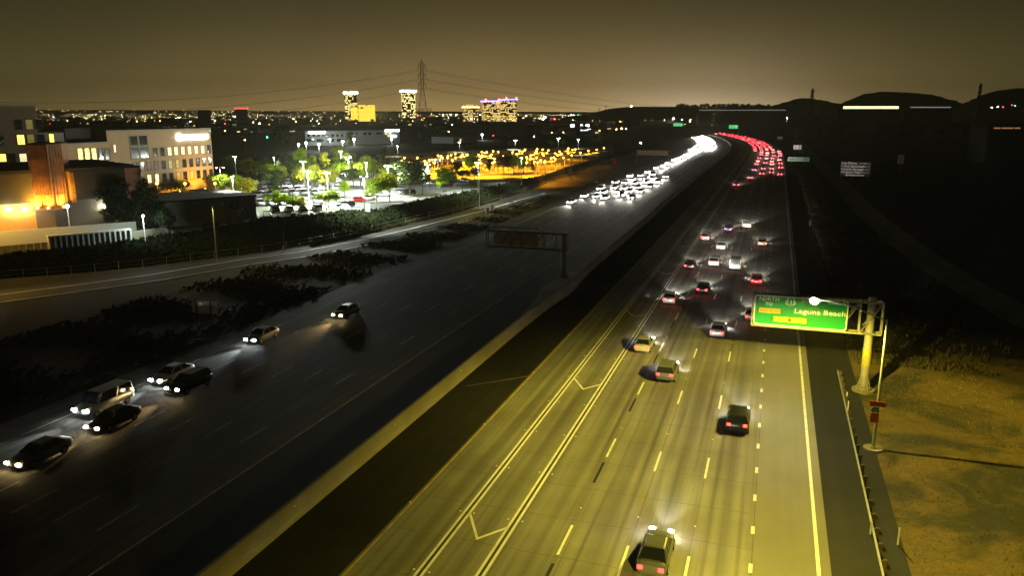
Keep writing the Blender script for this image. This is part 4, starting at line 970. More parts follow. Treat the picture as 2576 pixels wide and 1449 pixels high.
M_roofd = mat('roof_dark', (.035, .033, .028), .9, var=.3); M_white2 = mat('stucco_white', (.45, .46, .43), .9, var=.1)
M_dglass = mat('window_glass_dark', (.015, .018, .016), .12, spec=.6); M_litw = emit('window_lit_yellow', (1, .78, .12), 2.2); M_litp = emit('window_lit_pale', (1, .86, .45), 1.0); M_litd = emit('window_lit_dim', (.6, .5, .12), .18)
M_litr = mat('window_red_blind', (.10, .02, .02), .4); M_signw = emit('building_sign_white', (.93, .95, 1), 12)
def louvre(name, x0, x1, z0, z1, y, root, m, pitch=.35):
    b = MB(); b.box(((x0 + x1) / 2, y + .12, (z0 + z1) / 2), (x1 - x0, .1, z1 - z0)); z = z0 + pitch / 2
    while z < z1: b.box(((x0 + x1) / 2, y, z), (x1 - x0, .16, pitch * .45)); z += pitch
    return b.build(name, m, root)
# --- sign building
fb = Facade((286, 499), (541, 470), 'office_building', 'four storey beige office building with a glowing white rooftop sign, orange light at its foot'); 
xT, zT = fb.loc(532, 326); xs0, zs0 = fb.loc(288, 331); HT = (zT + zs0) / 2; print('office', fb.L, HT, fb.D)
fb.box('wall', 0, fb.L, 0, 26, 0, HT, M_stucco); fb.box('parapet', -.2, fb.L + .2, -.2, 26.2, HT, HT + .5, M_stucco2)
def cr(x, y): return x * .3004, 234.4 + y * .3004
rowsW = [([(1300, 497, 'd'), (1360, 493, 'd'), (1420, 491, 'p'), (1473, 478, 'p'), (1530, 475, 'p'), (1586, 473, 'p'), (1642, 470, 'p'), (1696, 468, 'p'), (1750, 472, 'd')]),
         ([(1130, 612, 'd'), (1190, 608, 'd'), (1247, 605, 'r'), (1307, 603, 'r'), (1370, 600, 'd'), (1427, 595, 'm'), (1487, 592, 'm'), (1545, 588, 'd'), (1600, 582, 'd'), (1655, 578, 'd'), (1707, 574, 'd'), (1758, 571, 'd')]),
         ([(1252, 722, 'p'), (1315, 716, 'p'), (1378, 702, 'd'), (1437, 697, 'd'), (1495, 692, 'm'), (1551, 688, 'd'), (1607, 684, 'm'), (1662, 677, 'd'), (1715, 672, 'd'), (1768, 668, 'd')])]
wm = {'d': M_dglass, 'p': M_litp, 'y': M_litw, 'm': M_litd, 'r': M_litr}
zr = []
for r_ in rowsW:
    q = [fb.loc(*cr(x, y)) for x, y, k in r_]; zm = sum(z for x, z in q) / len(q)
    for (x, z), (a_, b_, k) in zip(q, r_): fb.win(x, zm, 1.35, 2.35, wm[k])
x0, z1 = fb.loc(324, 341); x1, z0 = fb.loc(375, 397)
gl = fb.box('curtain_wall', x0, x1, -.06, .1, z0, z1, M_dglass); b = MB()
for f in (.0, .45, .5, 1): b.box((x0 + (x1 - x0) * f, -.1, (z0 + z1) / 2), (.25, .16, z1 - z0))
for f in (.0, .5, .56, 1): b.box(((x0 + x1) / 2, -.12, z0 + (z1 - z0) * f), (x1 - x0, .14, .3))
b.build('glazing_bars', M_stucco2, gl)
x0, z_ = fb.loc(449, 346); x1, z2 = fb.loc(526, 350); b = MB()
b.tube((x0, -.5, z_ + .2), (x0, -.12, z_ + .2), 1.15, None, 14); x = x0 + 1.7
lw_ = [.75, .55, .7, .6, .8, .55, .7, .6, .5, .75, .6, .7]
for k, wq in enumerate(lw_):      # run of lit channel letters, too blown out in the photo to read
    b.box((x, -.3, z_), (.32, .3, 1.5)); b.box((x + .38, -.3, z_ + (.58 if k % 3 else -.5)), (.55, .3, .34)); b.box((x + .42, -.3, z_ + (.0 if k % 2 else .1)), (.5, .3, .25)); x += .82
    if k == 4: x += .25
b.build('lit_sign', M_signw, fb.root)
lamp_light('AREA', 'sign_light', (x0 + 5, -1.2, z_), 60, (.93, .95, 1), .2, fb.root, (R(-90), 0, 0)).data.size = 6
for px_, pw_ in ((420, 9000), (485, 9000), (528, 6000)):
    x_, _ = fb.loc(px_, 460); t = empty('floodlight', fb.a + fb.d * x_ - fb.n * 5, fb.ang, 'small orange ground floodlight at the foot of the sign building, %s' % {420: 'left', 485: 'middle', 528: 'right'}[px_], 'floodlight')
    b = MB(); b.box((0, 0, .25), (.5, .4, .5)); b.build('housing', M_darksteel, t); b = MB(); b.box((0, 0, .52), (.4, .3, .04)); b.build('lens', M_lampo, t)
    lamp_light('SPOT', 'lamp_light', (0, 0, .7), pw_, (1, .5, .06), .2, t, (R(130), 0, 0), R(120), .8)
# lower wing of the office
fw = Facade((150, 520), (292, 500), 'office_wing', 'lower office wing with three bright yellow windows left of the sign building'); xx, zt = fw.loc(240, 361)
fw.box('wall', 0, fw.L, 0, 15, 0, zt, M_stucco); fw.box('parapet', -.2, fw.L, -.2, 15.2, zt, zt + .4, M_stucco2)
x0, z1 = fw.loc(232, 350); x1, z0 = fw.loc(286, 361); fw.box('penthouse', x0 * .8, fw.L, 6, 14, zt + .4, zt + 4, M_roofd)
for x, y, k in ((672, 510, 'y'), (730, 508, 'y'), (787, 508, 'y'), (845, 508, 'd'), (900, 507, 'd'), (742, 598, 'y'), (795, 603, 'd'), (850, 603, 'm'), (905, 600, 'd')):
    q = fw.loc(*cr(x, y)); fw.win(q[0], q[1], 1.5, 2.9 if y < 560 else 2.2, wm[k])
q = fw.loc(*cr(960, 462)); fw.win(q[0], q[1], .8, 2, M_litp); q = fw.loc(*cr(974, 597)); fw.win(q[0], q[1], .9, 1.6, M_litp)
# connecting block and tall hotel-like block at the frame edge
fc = Facade((100, 518), (182, 512), 'connecting_block', 'plain beige block joining the tall left building to the office wing'); _, zt = fc.loc(140, 334)
fc.box('wall', 0, fc.L, 0, 12, 0, zt, M_stucco2); fc.box('roof', -.2, fc.L + .2, -.2, 12.2, zt, zt + .4, M_roofd); q = fc.loc(*cr(435, 400)); fc.win(q[0], q[1], 1.0, 3.6, M_litw)
ft = Facade((-260, 545), (121, 519), 'tall_building', 'tall dark brown building cut by the left frame edge, a few yellow windows lit'); _, zt = ft.loc(60, 268)
ft.box('wall', 0, ft.L, 0, 18, 0, zt, mat('stucco_brown', (.15, .11, .065), .9, var=.2)); ft.box('parapet', -.2, ft.L + .25, -.2, 18.2, zt, zt + .5, M_stucco2)
for x, y, k in ((155, 262, 'd'), (245, 260, 'm'), (327, 257, 'd'), (175, 388, 'y'), (258, 384, 'm'), (345, 384, 'd'), (20, 540, 'y'), (195, 545, 'p'), (-60, 268, 'd'), (-60, 395, 'd'), (5, 400, 'd'), (100, 545, 'd')):
    q = ft.loc(*cr(x, y)); ft.win(q[0], q[1], 1.5, 2.3 if x != 20 else 1.8, wm[k])
# theatre with the lit tower
th = Facade((-120, 617), (366, 570), 'theatre_building', 'low building with ribbed dark upper band, ochre lower wall and wall lamps at left'); 
_, zt = th.loc(30, 434); _, zm = th.loc(30, 514); xt0, _ = th.loc(97.5, 595); xt1, _ = th.loc(146, 590); xr0, _ = th.loc(180, 588)
print('theatre', th.L, zt, zm, xt0, xt1, xr0)
th.box('wall', 0, th.L, .1, 30, 0, zt - .2, M_ochre); th.box('roof', -.2, th.L, -.3, 30.2, zt - .2, zt + .35, M_roofd)
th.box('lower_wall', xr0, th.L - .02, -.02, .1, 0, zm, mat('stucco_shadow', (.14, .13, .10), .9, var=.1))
louvre('ribbed_cladding', 0, xt0 + .5, zm, zt - .2, -.15, th.root, mat('cladding_tan', (.16, .13, .06), .7)); louvre('ribbed_cladding', xr0 + 1.0, th.L - 3, zm, zt - .2, -.15, th.root, mat('cladding_dark', (.06, .055, .035), .7))
th.box('end_pier', th.L - 3, th.L, -.5, 26, 0, zt - .1, M_pink)
q1, q2, q3 = at(97.5, 596, LOTZ), at(146.5, 596, LOTZ), at(180, 589, LOTZ)
tw = empty('lit_tower', q1, 0, 'tall ribbed stone tower glowing orange from three floodlights, in front of the low building', 'tower')
ztt = zat(364, q2.y) - LOTZ; zl = zat(526, q2.y) - LOTZ; xs_, _ = th.loc(176, 500)
louvre('lit_louvre_strip', xs_ + .3, xs_ + 1.1, zm - .5, zt - .4, -.3, th.root, M_ochre, .3)
c1, c2, c3 = Vector((0, 0, 0)), q2 - q1, q3 - q1; bk = Vector((-1.5, 5, 0))
def shell(g, z0_, z1_):
    cen = (c1 + c2 + c3) / 3 + bk * .5; P_ = [cen + (p - cen) * (1 + g) for p in (c1, c2, c3, c3 + bk, c1 + bk)]; bb = MB(); bb.prism([(p.x, p.y) for p in P_], z0_, z1_); return bb
shell(0, 0, zl).build('base', mat('tower_base_stone', (.12, .085, .05), .9, var=.3), tw)
b = shell(-.01, zl + .12, ztt)
def ribs(pa, pb, n):
    for k in range(n + 1): p = pa.lerp(pb, k / n); b.box((p.x, p.y, (zl + ztt) / 2), (.15, .18, ztt - zl - .2), math.atan2((pb - pa).y, (pb - pa).x))
ribs(c1, c2, 8); ribs(c2, c3, 5)
for f in (.22, .5, .76): z = zl + (ztt - zl) * f; r_ = shell(.025, z - .08, z + .08); b.add(r_.v, r_.f)
b.build('shaft', M_brown, tw)
b = shell(.16, zl - .15, zl + .12); b.build('ledge', M_brown, tw); shell(.03, ztt, ztt + .25).build('cap', M_roofd, tw)
for pa, pb, f in ((c1, c2, .22), (c1, c2, .78), (c2, c3, .5)):
    d_ = (pb - pa).normalized(); nn_ = Vector((d_.y, -d_.x, 0)); p = pa.lerp(pb, f) + nn_ * .55; an = math.atan2(d_.y, d_.x)
    b = MB(); b.ball((p.x, p.y, zl + .3), .22, 8, 5); b.build('floodlight', M_lampo, tw)
    lamp_light('SPOT', 'floodlight_beam', (p.x, p.y, zl + .7), 6000, (1, .46, .03), .12, tw, (R(169), 0, an), R(178), 1.0)
def sconce(px, py, root_f, pw, colr, lab):
    x, z = root_f.loc(px, py); p = root_f.a + root_f.d * x - root_f.n * .35; p.z = LOTZ + z; t = empty('wall_lamp', p, root_f.ang, lab, 'wall lamp')
    b = MB(); b.box((0, .12, 0), (.3, .25, .4)); b.build('bracket', M_darksteel, t); b = MB(); b.ball((0, -.12, 0), .22, 8, 5); b.build('lamp_lens', M_lampy, t); lamp_light('POINT', 'lamp_light', (0, -1.1, 0), pw, colr, .2, t)
sconce(21, 526, th, 260, (1, .75, .25), 'round glowing wall lamp on the ochre wall, left of two'); sconce(62, 526, th, 260, (1, .75, .25), 'round glowing wall lamp on the ochre wall, right of two'); sconce(261, 519, th, 130, (.95, .95, .5), 'round glowing wall lamp under the dark ribbed cladding between the pines')
# added sodium lamp, unseen past the left edge, to brighten the ochre wall
p = at(-70, 640, LOTZ); t, e = mast_lamp(p, (.3, 1), 9, 1.5, .3, 'added orange lamp, unseen beyond the left frame edge, lighting the ochre wall', M_lampo); luminaire('lamp_light', (e[0] + .25, 0, e[2] - .3), 5200, (1, .55, .08), t, 165, 1.5)
p = at(179, 598, LOTZ); t = empty('street_lamp', p, 0, 'white lit lamp pole right of the orange tower', 'street lamp'); hh = zat(520, p.y) - LOTZ
b = MB(); b.tube((0, 0, 0), (0, 0, hh), .13, .09, 6); b.build('pole', M_white, t); b = MB(); b.ball((0, 0, hh + .1), .32, 8, 5); b.build('lamp_lens', M_lampw, t); lamp_light('POINT', 'lamp_light', (.2, -.8, hh - .3), 160, (.85, .95, 1), .2, t)
# low dark building
ld = Facade((340, 577), (646, 549), 'low_building', 'long low dark building with a grey ribbed end beside the parked cars'); hL = zat(500, ld.b.y) - LOTZ + .6
ld.box('wall', 0, ld.L, 0, 16, 0, hL, M_stucco2); ld.box('roof', -.2, ld.L + .15, -.2, 16.2, hL, hL + .35, M_roofd); louvre('ribbed_panel', ld.L * .72, ld.L - .1, .3, hL - .1, -.12, ld.root, mat('panel_grey', (.12, .12, .10), .7), .3)
lo = Facade((372, 520), (606, 507), 'canopy_building', 'long low salmon canopy glowing orange behind the low dark building'); hL = zat(487, lo.b.y) - LOTZ
lo.box('wall', 0, lo.L, 0, 5, 0, hL, M_pink); lo.box('roof', -.4, lo.L + .4, -1.2, 5.3, hL, hL + .3, mat('canopy_metal', (.4, .2, .1), .6)); b = MB()
for k in range(4): b.box((lo.L / 2, -1.6 - .7 * k, hL - .2 - .25 * k), (lo.L * .8, .2, .15))
b.build('pergola_beams', M_pink, lo.root)
lb_ = Facade((541, 492), (622, 486), 'lit_shed', 'small bright shed with a white and a yellow panel behind the orange canopy'); lb_.box('wall', 0, lb_.L, 0, 5, 0, 4, M_white2); lb_.box('yellow_panel', lb_.L * .4, lb_.L * .62, -.1, .02, .2, 3.8, mat('yellow_panel', (.7, .45, .03), .6)); lb_.box('roof', -.3, lb_.L + .3, -.5, 5.3, 4, 4.3, M_ochre)
for px_ in (400, 470, 545): 
    p = at(px_, 512, LOTZ) ; t = empty('canopy_lamp', p, 0, 'orange lamp on a post before the long salmon canopy, %s' % {400: 'left', 470: 'middle', 545: 'right'}[px_], 'street lamp'); inst('pole', LAMP['opole'], t); inst('lamp_lens', LAMP['o'], t); lamp_light('POINT', 'lamp_light', (0, 0, 4.6), 1500, (1, .4, .08), .3, t)
# screen wall, grey yard wall, bollards
sw = Facade((127, 626), (331, 606), 'screen_wall', 'row of pale concrete frames forming a louvred screen wall below the tower', 'screen wall', LOTZ); hS = zat(597, sw.a.y) - LOTZ
nb_ = 15; b = MB()
for k in range(nb_ + 1): b.box((sw.L * k / nb_, .5, hS / 2), (.28, 1.2, hS))
sw_p = b.build('frames', M_white2, sw.root); sw.box('top_beam', -.2, sw.L + .2, -.15, 1.6, hS, hS + .25, M_white2); sw.box('back_panel', 0, sw.L, 1.15, 1.3, 0, hS, mat('screen_green', (.25, .30, .22), .7))
yw = Facade((-150, 632), (345, 590), 'yard_wall', 'plain pale grey yard wall behind the yellow bollards', 'wall'); yw.box('wall', 0, yw.L, 0, .4, 0, 2.6, M_white2)
rw = Facade((331, 603), (640, 566), 'retaining_wall', 'low grey retaining wall along the top of the ivy slope before the low building', 'wall'); rw.box('wall', 0, rw.L * .55, 0, .4, 0, 1.6, M_stucco2)
for k, (px, py) in enumerate(((-5, 640), (13, 638), (32, 636.5), (50, 634.5), (68, 632.5), (87, 630.5), (105, 628.5), (122, 626.5))):
    p = at(px, py + 1, LOTZ); b = MB(); b.tube((0, 0, 0), (0, 0, 1.25), .11, None, 8); b.ball((0, 0, 1.25), .11, 8, 4, .5); tag(b.build('bollard', mat('bollard_yellow', (.6, .45, .05), .6), loc=p), 'yellow bollard before the grey yard wall, %s' % ordn[k], 'bollard', 'yellow bollards')
yl = at(60, 652, LOTZ); lamp = empty('yard_lamp', at(366, 606, LOTZ + .0), 0, 'short white post lamp right of the screen wall', 'street lamp'); b = MB(); b.tube((0, 0, 0), (0, -0.0, 4.6), .08, None, 6); b.build('pole', M_white, lamp); b = MB(); b.ball((0, 0, 4.7), .2, 8, 5); b.build('lamp_lens', M_lampw, lamp); lamp_light('POINT', 'lamp_light', (0, -1, 4.6), 2600, (.85, 1, .9), .2, lamp)
for px, pb, ptp, s_, lb, wf in ((215, 575, 447, 'pine', 'tall thin conifer before the dark cladding, left of the round pines', .8), (308, 580, 470, 'tall', 'broad dark pine with white lights glinting through it', 1.3), (372, 578, 466, 'pine', 'dark pine right of the broad one, at the salmon pier', 1.2), (285, 583, 492, 'tall', 'shorter dark pine left of the broad one', 1.0), (413, 595, 535, 'round', 'small dark tree on the slope edge before the low building', 1.0), (598, 556, 513, 'round', 'small round dark tree before the grey ribbed wall', 1.0)):
    ptree(px, pb, ptp, s_, 'p', lb, wf=wf)
for px, pb, ptp, lb in ((430, 485, 458, 'dark shrub at the foot of the sign building, left'), (455, 482, 455, 'leafy shrub at the foot of the sign building, middle'), (470, 498, 478, 'bright green shrub at the foot of the sign building'), (548, 482, 440, 'dark bushy tree at the right corner of the sign building'), (395, 492, 470, 'dark shrub right of the salmon pier')):
    ptree(px, pb, ptp, 'bush', 'g' if 'bright' in lb or 'leafy' in lb else 'd', lb)
# golf cart shapes and box by the lot entrance
p = at(672, 551, LOTZ); t = empty('utility_cart', p, 1.9, 'small dark utility carts parked in the lot entrance by the low building', 'cart'); b = MB(); b.box((0, 0, .5), (1.2, 2.4, .5)); b.build('body', M_darksteel, t); b = MB(); b.box((0, 0, 1.85), (1.2, 1.6, .08))
for sx in (-.55, .55):
    for sy in (-.7, .7): b.tube((sx, sy, .7), (sx, sy, 1.85), .04, None, 4)
b.build('canopy', M_darksteel, t)
for sx in (-.6, .6):
    for sy in (-.8, .8): inst('wheel', CM['wheel'], t, (sx, sy, .3), sc=.8)
p = at(740, 546, LOTZ); t = empty('street_lamp', p, 0, 'unlit lamp pole with a square base at the crowded lot entrance', 'street lamp'); b = MB(); b.box((0, 0, .5), (1, 1, 1)); b.build('base', M_darksteel, t); b = MB(); b.tube((0, 0, 1), (0, 0, zat(480, p.y) - LOTZ), .1, .07, 6); b.build('pole', M_darksteel, t)
p = at(926, 532, LOTZ); b = MB(); b.box((0, 0, .9), (1.0, .7, 1.8)); b.box((0, 0, 1.85), (1.1, .8, .1)); b.box((0, -.37, .9), (.8, .04, 1.4)); tag(b.build('utility_cabinet', M_white2, loc=p), 'pale green utility cabinet at the bright lot exit', 'cabinet')

# ------------------------------------------------------------------ mid and far city
fwb = Facade((769, 366.5), (1006, 360.5), 'office_building', 'long white three storey office building with lit signs beyond the parking lot'); _, zt = fwb.loc(800, 329); _, zt2 = fwb.loc(960, 326)
xm, _ = fwb.loc(870, 350)
fwb.box('wall', 0, fwb.L, 0, 16, 0, zt, M_white2); fwb.box('roof', -.3, fwb.L + .3, -.3, 16.3, zt, zt + .5, M_roofd)
for k in range(8):
    q = fwb.loc(777 + 12.0 * k, 340.5); fwb.box('window', q[0] - 1.0, q[0] + 1.0, -.08, .02, q[1] - .9, q[1] + .9, M_dglass)
for k in range(4):
    q = fwb.loc(781 + 25 * k, 352.5); fwb.box('window', q[0] - 2.8, q[0] + 2.8, -.08, .02, q[1] - 1, q[1] + 1, M_dglass)
for px, py, lit in ((888, 337, 0), (897, 337, 0), (918, 336, 0), (930, 336, 0), (950, 335, 0), (958, 335, 0), (971, 335, 1), (981, 334.5, 1), (978, 341, 1)):
    q = fwb.loc(px, py); fwb.box('window', q[0] - 1.1, q[0] + 1.1, -.08, .02, q[1] - .9, q[1] + .9, M_litp if lit else M_dglass)
for px, py, ww in ((797, 332.5, 6.2), (980, 327.5, 3.8), (999, 327.5, 1.6), (990, 342, 2.2)):
    q = fwb.loc(px, py); fwb.box('lit_sign', q[0] - ww, q[0] + ww, -.4, -.1, q[1] - .7, q[1] + .7, M_signw)
for k, (px, py, pw) in enumerate(((770, 359.7, 1), (802, 363, 1), (862, 356, 1.2), (890, 351, 2.2), (985, 350, .8), (830, 351, .5), (1117.6, 344, 1.2), (1213, 338.7, 1.2), (751, 364, .6))):
    p = at(px, py, LOTZ + 4.5); p.z = LOTZ; t = empty('street_lamp', p, 0, 'white lamp post in front of the white office building, %s' % ordn[k], 'street lamp', 'white lamps by the far white office'); b = MB(); b.tube((0, 0, 0), (0, 0, 4.5), .1, None, 6); b.build('pole', M_white, t)
    b = MB(); b.ball((0, 0, 4.6), .5 + .15 * pw, 8, 5); b.build('lamp_lens', M_lampw, t); lamp_light('POINT', 'lamp_light', (0, -1.4, 4.3), 4500 * pw, (.9, 1, .95), .4, t)
fg = Facade((1141, 361), (1201, 357), 'low_building', 'low pale grey building between dark trees beyond the carports'); fg.box('wall', 0, fg.L, 0, 20, 0, 5, M_white2); fg.box('roof', -.3, fg.L + .3, -.3, 20.3, 5, 5.4, M_roofd)
for k in range(3): fg.box('window', 4 + 5 * k, 6.5 + 5 * k, -.08, .02, 1.8, 3.2, M_litp if k == 1 else M_dglass)
fbw = Facade((1324, 351), (1505, 344), 'office_building', 'wide brown banded office block with a white lit sign, beyond the carports', z=0); _, zt = fbw.loc(1400, 307); zt = max(zt, 9)
fbw.box('wall', 0, fbw.L, 0, 40, 0, zt, mat('brown_band', (.16, .09, .05), .9))
for k in range(3): z_ = zt * (.2 + .27 * k); fbw.box('window_band', 1, fbw.L - 1, -.1, .02, z_, z_ + zt * .1, M_dglass)
q = fbw.loc(1465, 315.5); fbw.box('lit_sign', q[0] - 3, q[0] + 11, -.6, -.1, q[1] - 1.1, q[1] + 1.1, M_signw); q = fbw.loc(1441, 315.5); fbw.box('lit_sign', q[0] - 4, q[0] + 2, -.6, -.1, q[1] - 1.1, q[1] + 1.1, emit('sign_blueish', (.7, .75, 1), 9))
q = fbw.loc(1470, 326); fbw.box('lit_shopfront', q[0] - 9, q[0] + 11, -.3, -.1, q[1] - .9, q[1] + .9, emit('shopfront', (.75, .85, 1), 3))
p = at(1470, 352, 0); 
for k, (px, py, c_) in enumerate(((1387.5, 333, 'o'), (1417, 333, 'o'), (1343, 343, 'o'), (1508, 328, 'o'), (1564, 323, 'o'), (1551, 325, 'o'), (1240.7, 340, 'r'), (1129, 330.4, 'o'), (723, 339, 'o'), (616, 352, 'o'), (672, 344.6, 'g'), (566, 310, 'r'), (566, 329, 'o'), (637.5, 307.5, 'o'), (744, 305, 'o'), (1611.7, 359, 'w'), (529, 329, 'g'), (653, 310, 'w'), (590, 292.5, 'w'), (802, 310, 'w'), (1138, 313, 'w'), (1560, 305, 'o'))):
    pass
FL = [(1387.5, 333, 'o', 1), (1417, 333, 'o', 1), (1343, 343, 'o', 1), (1508, 328, 'o', 1), (1564, 323, 'o', 2.4), (1551, 325, 'o', 1.5), (1575, 324, 'w', 1.3), (1240.7, 340, 'r', 1.2), (1129, 330.4, 'o', 1.3), (723, 339, 'o', 1), (616, 352, 'o', 1), (672, 344.6, 'g', 2.0), (566, 310, 'r', 1.3), (566, 329, 'o', 1.4), (637.5, 307.5, 'o', 1.6), (744, 305, 'o', 1.3),
      (1611.7, 359, 'w', 1.8), (529, 329, 'g', 1), (653, 310, 'w', 1.4), (590, 292.5, 'w', 1.6), (802, 310, 'w', .9), (1138, 313, 'w', 1.2), (1560, 305, 'o', 1.3), (767, 298, 'g', .9), (1574, 289.5, 'w', 1.3), (1585, 292, 'w', 1.2), (1637.7, 288.6, 'w', 1.2), (1694.5, 298, 'w', 2.4), (1671.7, 302, 'y', 1.2), (1760, 295, 'y', 2.6), (1736, 302, 'y', 1.8), (1771, 296, 'w', 1.4),
      (1842.8, 293, 'o', 1.4), (1920.5, 289.6, 'b', 1.2), (1823.6, 299, 'w', 1.3), (1898.5, 295.4, 'y', 1), (1959.5, 296.7, 'o', 1.3), (1997, 290, 'y', 1.6), (2017.4, 292, 'y', 1.4), (1980, 297, 'w', 1), (1323.5, 290, 'w', 2.2), (1208, 287.8, 'v', 1.6), (1028, 288, 'w', 1.5), (1147.8, 288.5, 'y', 1.4), (1115, 288, 'w', 1.2), (1133, 288, 'w', 1.1), (1372, 295, 'w', 3.0), (1366, 299, 'w', 2.2), (1395, 299, 'r', 2.2), (1051, 291, 'r', 1.4), (1075.6, 292, 'r', 1.4),
      (2472, 287.8, 'o', .8), (2495, 288, 'w', .9), (2510, 288, 'w', .9), (1437, 289, 'w', 1), (1444, 289, 'w', 1), (1455, 289, 'g', .8), (1471, 289, 'w', 1), (256, 300, 'y', .8), (345, 305, 'o', 1), (402, 304, 'o', 1), (540, 303, 'w', 1.4), (479, 305, 'w', 1), (85, 303, 'w', 1), (170, 304, 'w', .8), (1790, 300, 'y', 1), (1808, 302, 'y', 1), (1866, 301, 'y', 1), (1940, 299, 'y', 1), (1716, 301, 'y', 1), (1905, 301, 'y', .8)]
EC = {'o': emit('far_lamp_orange', (1, .42, .10), 110), 'w': emit('far_lamp_white', (.95, .97, 1), 110), 'y': emit('far_lamp_yellow', (1, .8, .3), 110), 'r': emit('far_lamp_red', (1, .03, .03), 60), 'g': emit('far_lamp_green', (.03, 1, .42), 60), 'b': emit('far_lamp_blue', (.1, .15, 1), 60), 'v': emit('far_lamp_violet', (.75, .7, 1), 90)}
cn = {'o': 'orange', 'w': 'white', 'y': 'yellow', 'r': 'red', 'g': 'green', 'b': 'blue', 'v': 'bluish white'}
LSH = {}
hz_ = 9.0
def far_lamp(px, py, c, s, pole=True, lab=None, zl=9.0, D=None):
    if D is None: D = min(3200, (H - zl) * 2000 / (py - 281.4))
    p = atY(px, py, D); r = min(1.3, max(.22, s * .55 * D / F))  # lens radius enlarged with distance so the ball carries the lamp's bloom
    signal = c in 'rg'
    t = empty('traffic_signal' if signal else 'street_lamp', (p.x, D, p.z - zl), 0, lab or '%s %s, %s' % (cn[c], 'traffic signal glow' if signal else 'far street lamp', where(px, py)), 'traffic light' if signal else 'street lamp', 'lamps of the distant city')
    b = MB(); b.tube((0, 0, -8), (0, 0, zl), max(.12, D / 9000), None, 5); b.build('pole', M_darksteel, t); b = MB(); b.ball((0, 0, zl), r, 8, 5); b.build('lamp_lens', EC[c], t)
    return t
def where(px, py):
    a = 'left of the sign building roof' if px < 440 else 'above the sign building' if px < 560 else 'above the dark middle of the lot' if px < 760 else 'above the white office' if px < 1000 else 'near the pylon foot' if px < 1180 else 'below the blue rimmed towers' if px < 1320 else 'by the brown office block' if px < 1500 else 'left of the headlight stream' if px < 1640 else 'over the far bend' if px < 1900 else 'right of the far bend' if px < 2100 else 'at the far right hills'
    return a + (' near the horizon' if py < 296 else '')
for px, py, c, s in FL: far_lamp(px, py, c, s)
t = far_lamp(1588.5, 267, 'w', 2.0, lab='tall high mast lamp rising above the horizon left of the headlight stream', zl=32, D=1250)
for px, py, c, lab in ((2523, 268.7, 'r', 'red light cluster on the far right hillside, larger one'), (2546, 264, 'r', 'red light on the far right hillside, smaller one'), (2554, 265, 'g', 'green signal light on the far right hillside'), (2495, 269.5, 'w', 'white light on the far right hillside, left'), (2510, 268, 'w', 'white light on the far right hillside, right'), (1796, 278.5, 'w', 'white light on the hill ridge road, left of two'), (1853, 276.7, 'w', 'white light on the hill ridge road, right of two')):
    far_lamp(px, py, c, 1.3, lab=lab, zl=10, D=1900)
# countless small lights of the plain
rc = random.Random(5); gr_ = {}
cl = MB(); mats_ = [EC['y'], EC['w'], EC['o'], emit('far_lamp_dim', (1, .74, .36), 14), EC['r']]
for k in range(1150):
    px = rc.uniform(-40, 1520) if rc.random() < .88 else rc.uniform(1520, 2050); py = 284.5 + abs(rc.gauss(0, 1)) * 9 + rc.random() * 3
    if px < 120 and rc.random() < .4: continue
    if py > 330: continue
    zl = rc.choice([3, 5, 8]); D = min(4300, (H - zl) * 2000 / (py - 281.4)); p = atY(px, py, D); q = rc.random()
    cl.cur = 3 if q < .62 else 0 if q < .84 else 1 if q < .90 else 2 if q < .985 else 4; r = rc.uniform(.16, .42) * D / F
    cl.ball((p.x, p.y, max(p.z, .5)), min(r, 1.6) * (.8 if cl.cur != 3 else 1), 5, 3)
for k in range(170):          # on the slopes behind
    px = rc.uniform(20, 1000); py = 283 - abs(rc.gauss(0, 1)) * 9; 
    if py < interp([(-400, 284), (-100, 278), (100, 275), (300, 276), (500, 277.5), (700, 278.5), (900, 279), (1200, 280), (1500, 281)], px): continue
    p = atY(px, py, 4380); cl.cur = 3; cl.ball((p.x, p.y, p.z), rc.uniform(.5, 1.3), 5, 3)
tag(cl.build('distant_city_lights', mats_), 'countless tiny yellow and white lights of the plain at the horizon', 'city lights', kind='stuff')
# rooftops and blocks of the plain
nbld = 0
for k in range(90):
    px = rc.uniform(100, 1560); py = rc.uniform(291, 345); D = 26.6 * 2000 / (py - 281.5); p = at(px, py, 0)
    if 760 < px < 1020 and py > 320: continue
    wd, dp, hh = rc.uniform(14, 50), rc.uniform(12, 30), rc.uniform(4, 9 if D < 1500 else 16); nbld += 1
    t = empty('distant_building', p, rc.uniform(-.5, .5), 'low %s building with few lit windows, %s' % (rc.choice(['wide', 'long', 'small', 'dark', 'plain']), where(px, py)), 'building', 'low buildings of the distant plain')
    b = MB(); b.box((0, 0, hh / 2), (wd, dp, hh)); b.build('wall', rc.choice([M_stucco2, M_stucco, M_roofd]), t); b = MB(); b.box((0, 0, hh + .2), (wd + .5, dp + .5, .4)); b.build('roof', M_roofd, t)
    for j in range(rc.choice([0, 2, 3, 4])):
        if D > 2500 and j > 1: break
        b = MB(); x = rc.uniform(-.4, .4) * wd; z = rc.uniform(.3, .75) * hh; b.box((x, -dp / 2 - .1, z), (rc.uniform(1, 4), .1, 1.1)); b.build('window', rc.choice([M_litw, M_litp, M_litp, M_litd]), t)
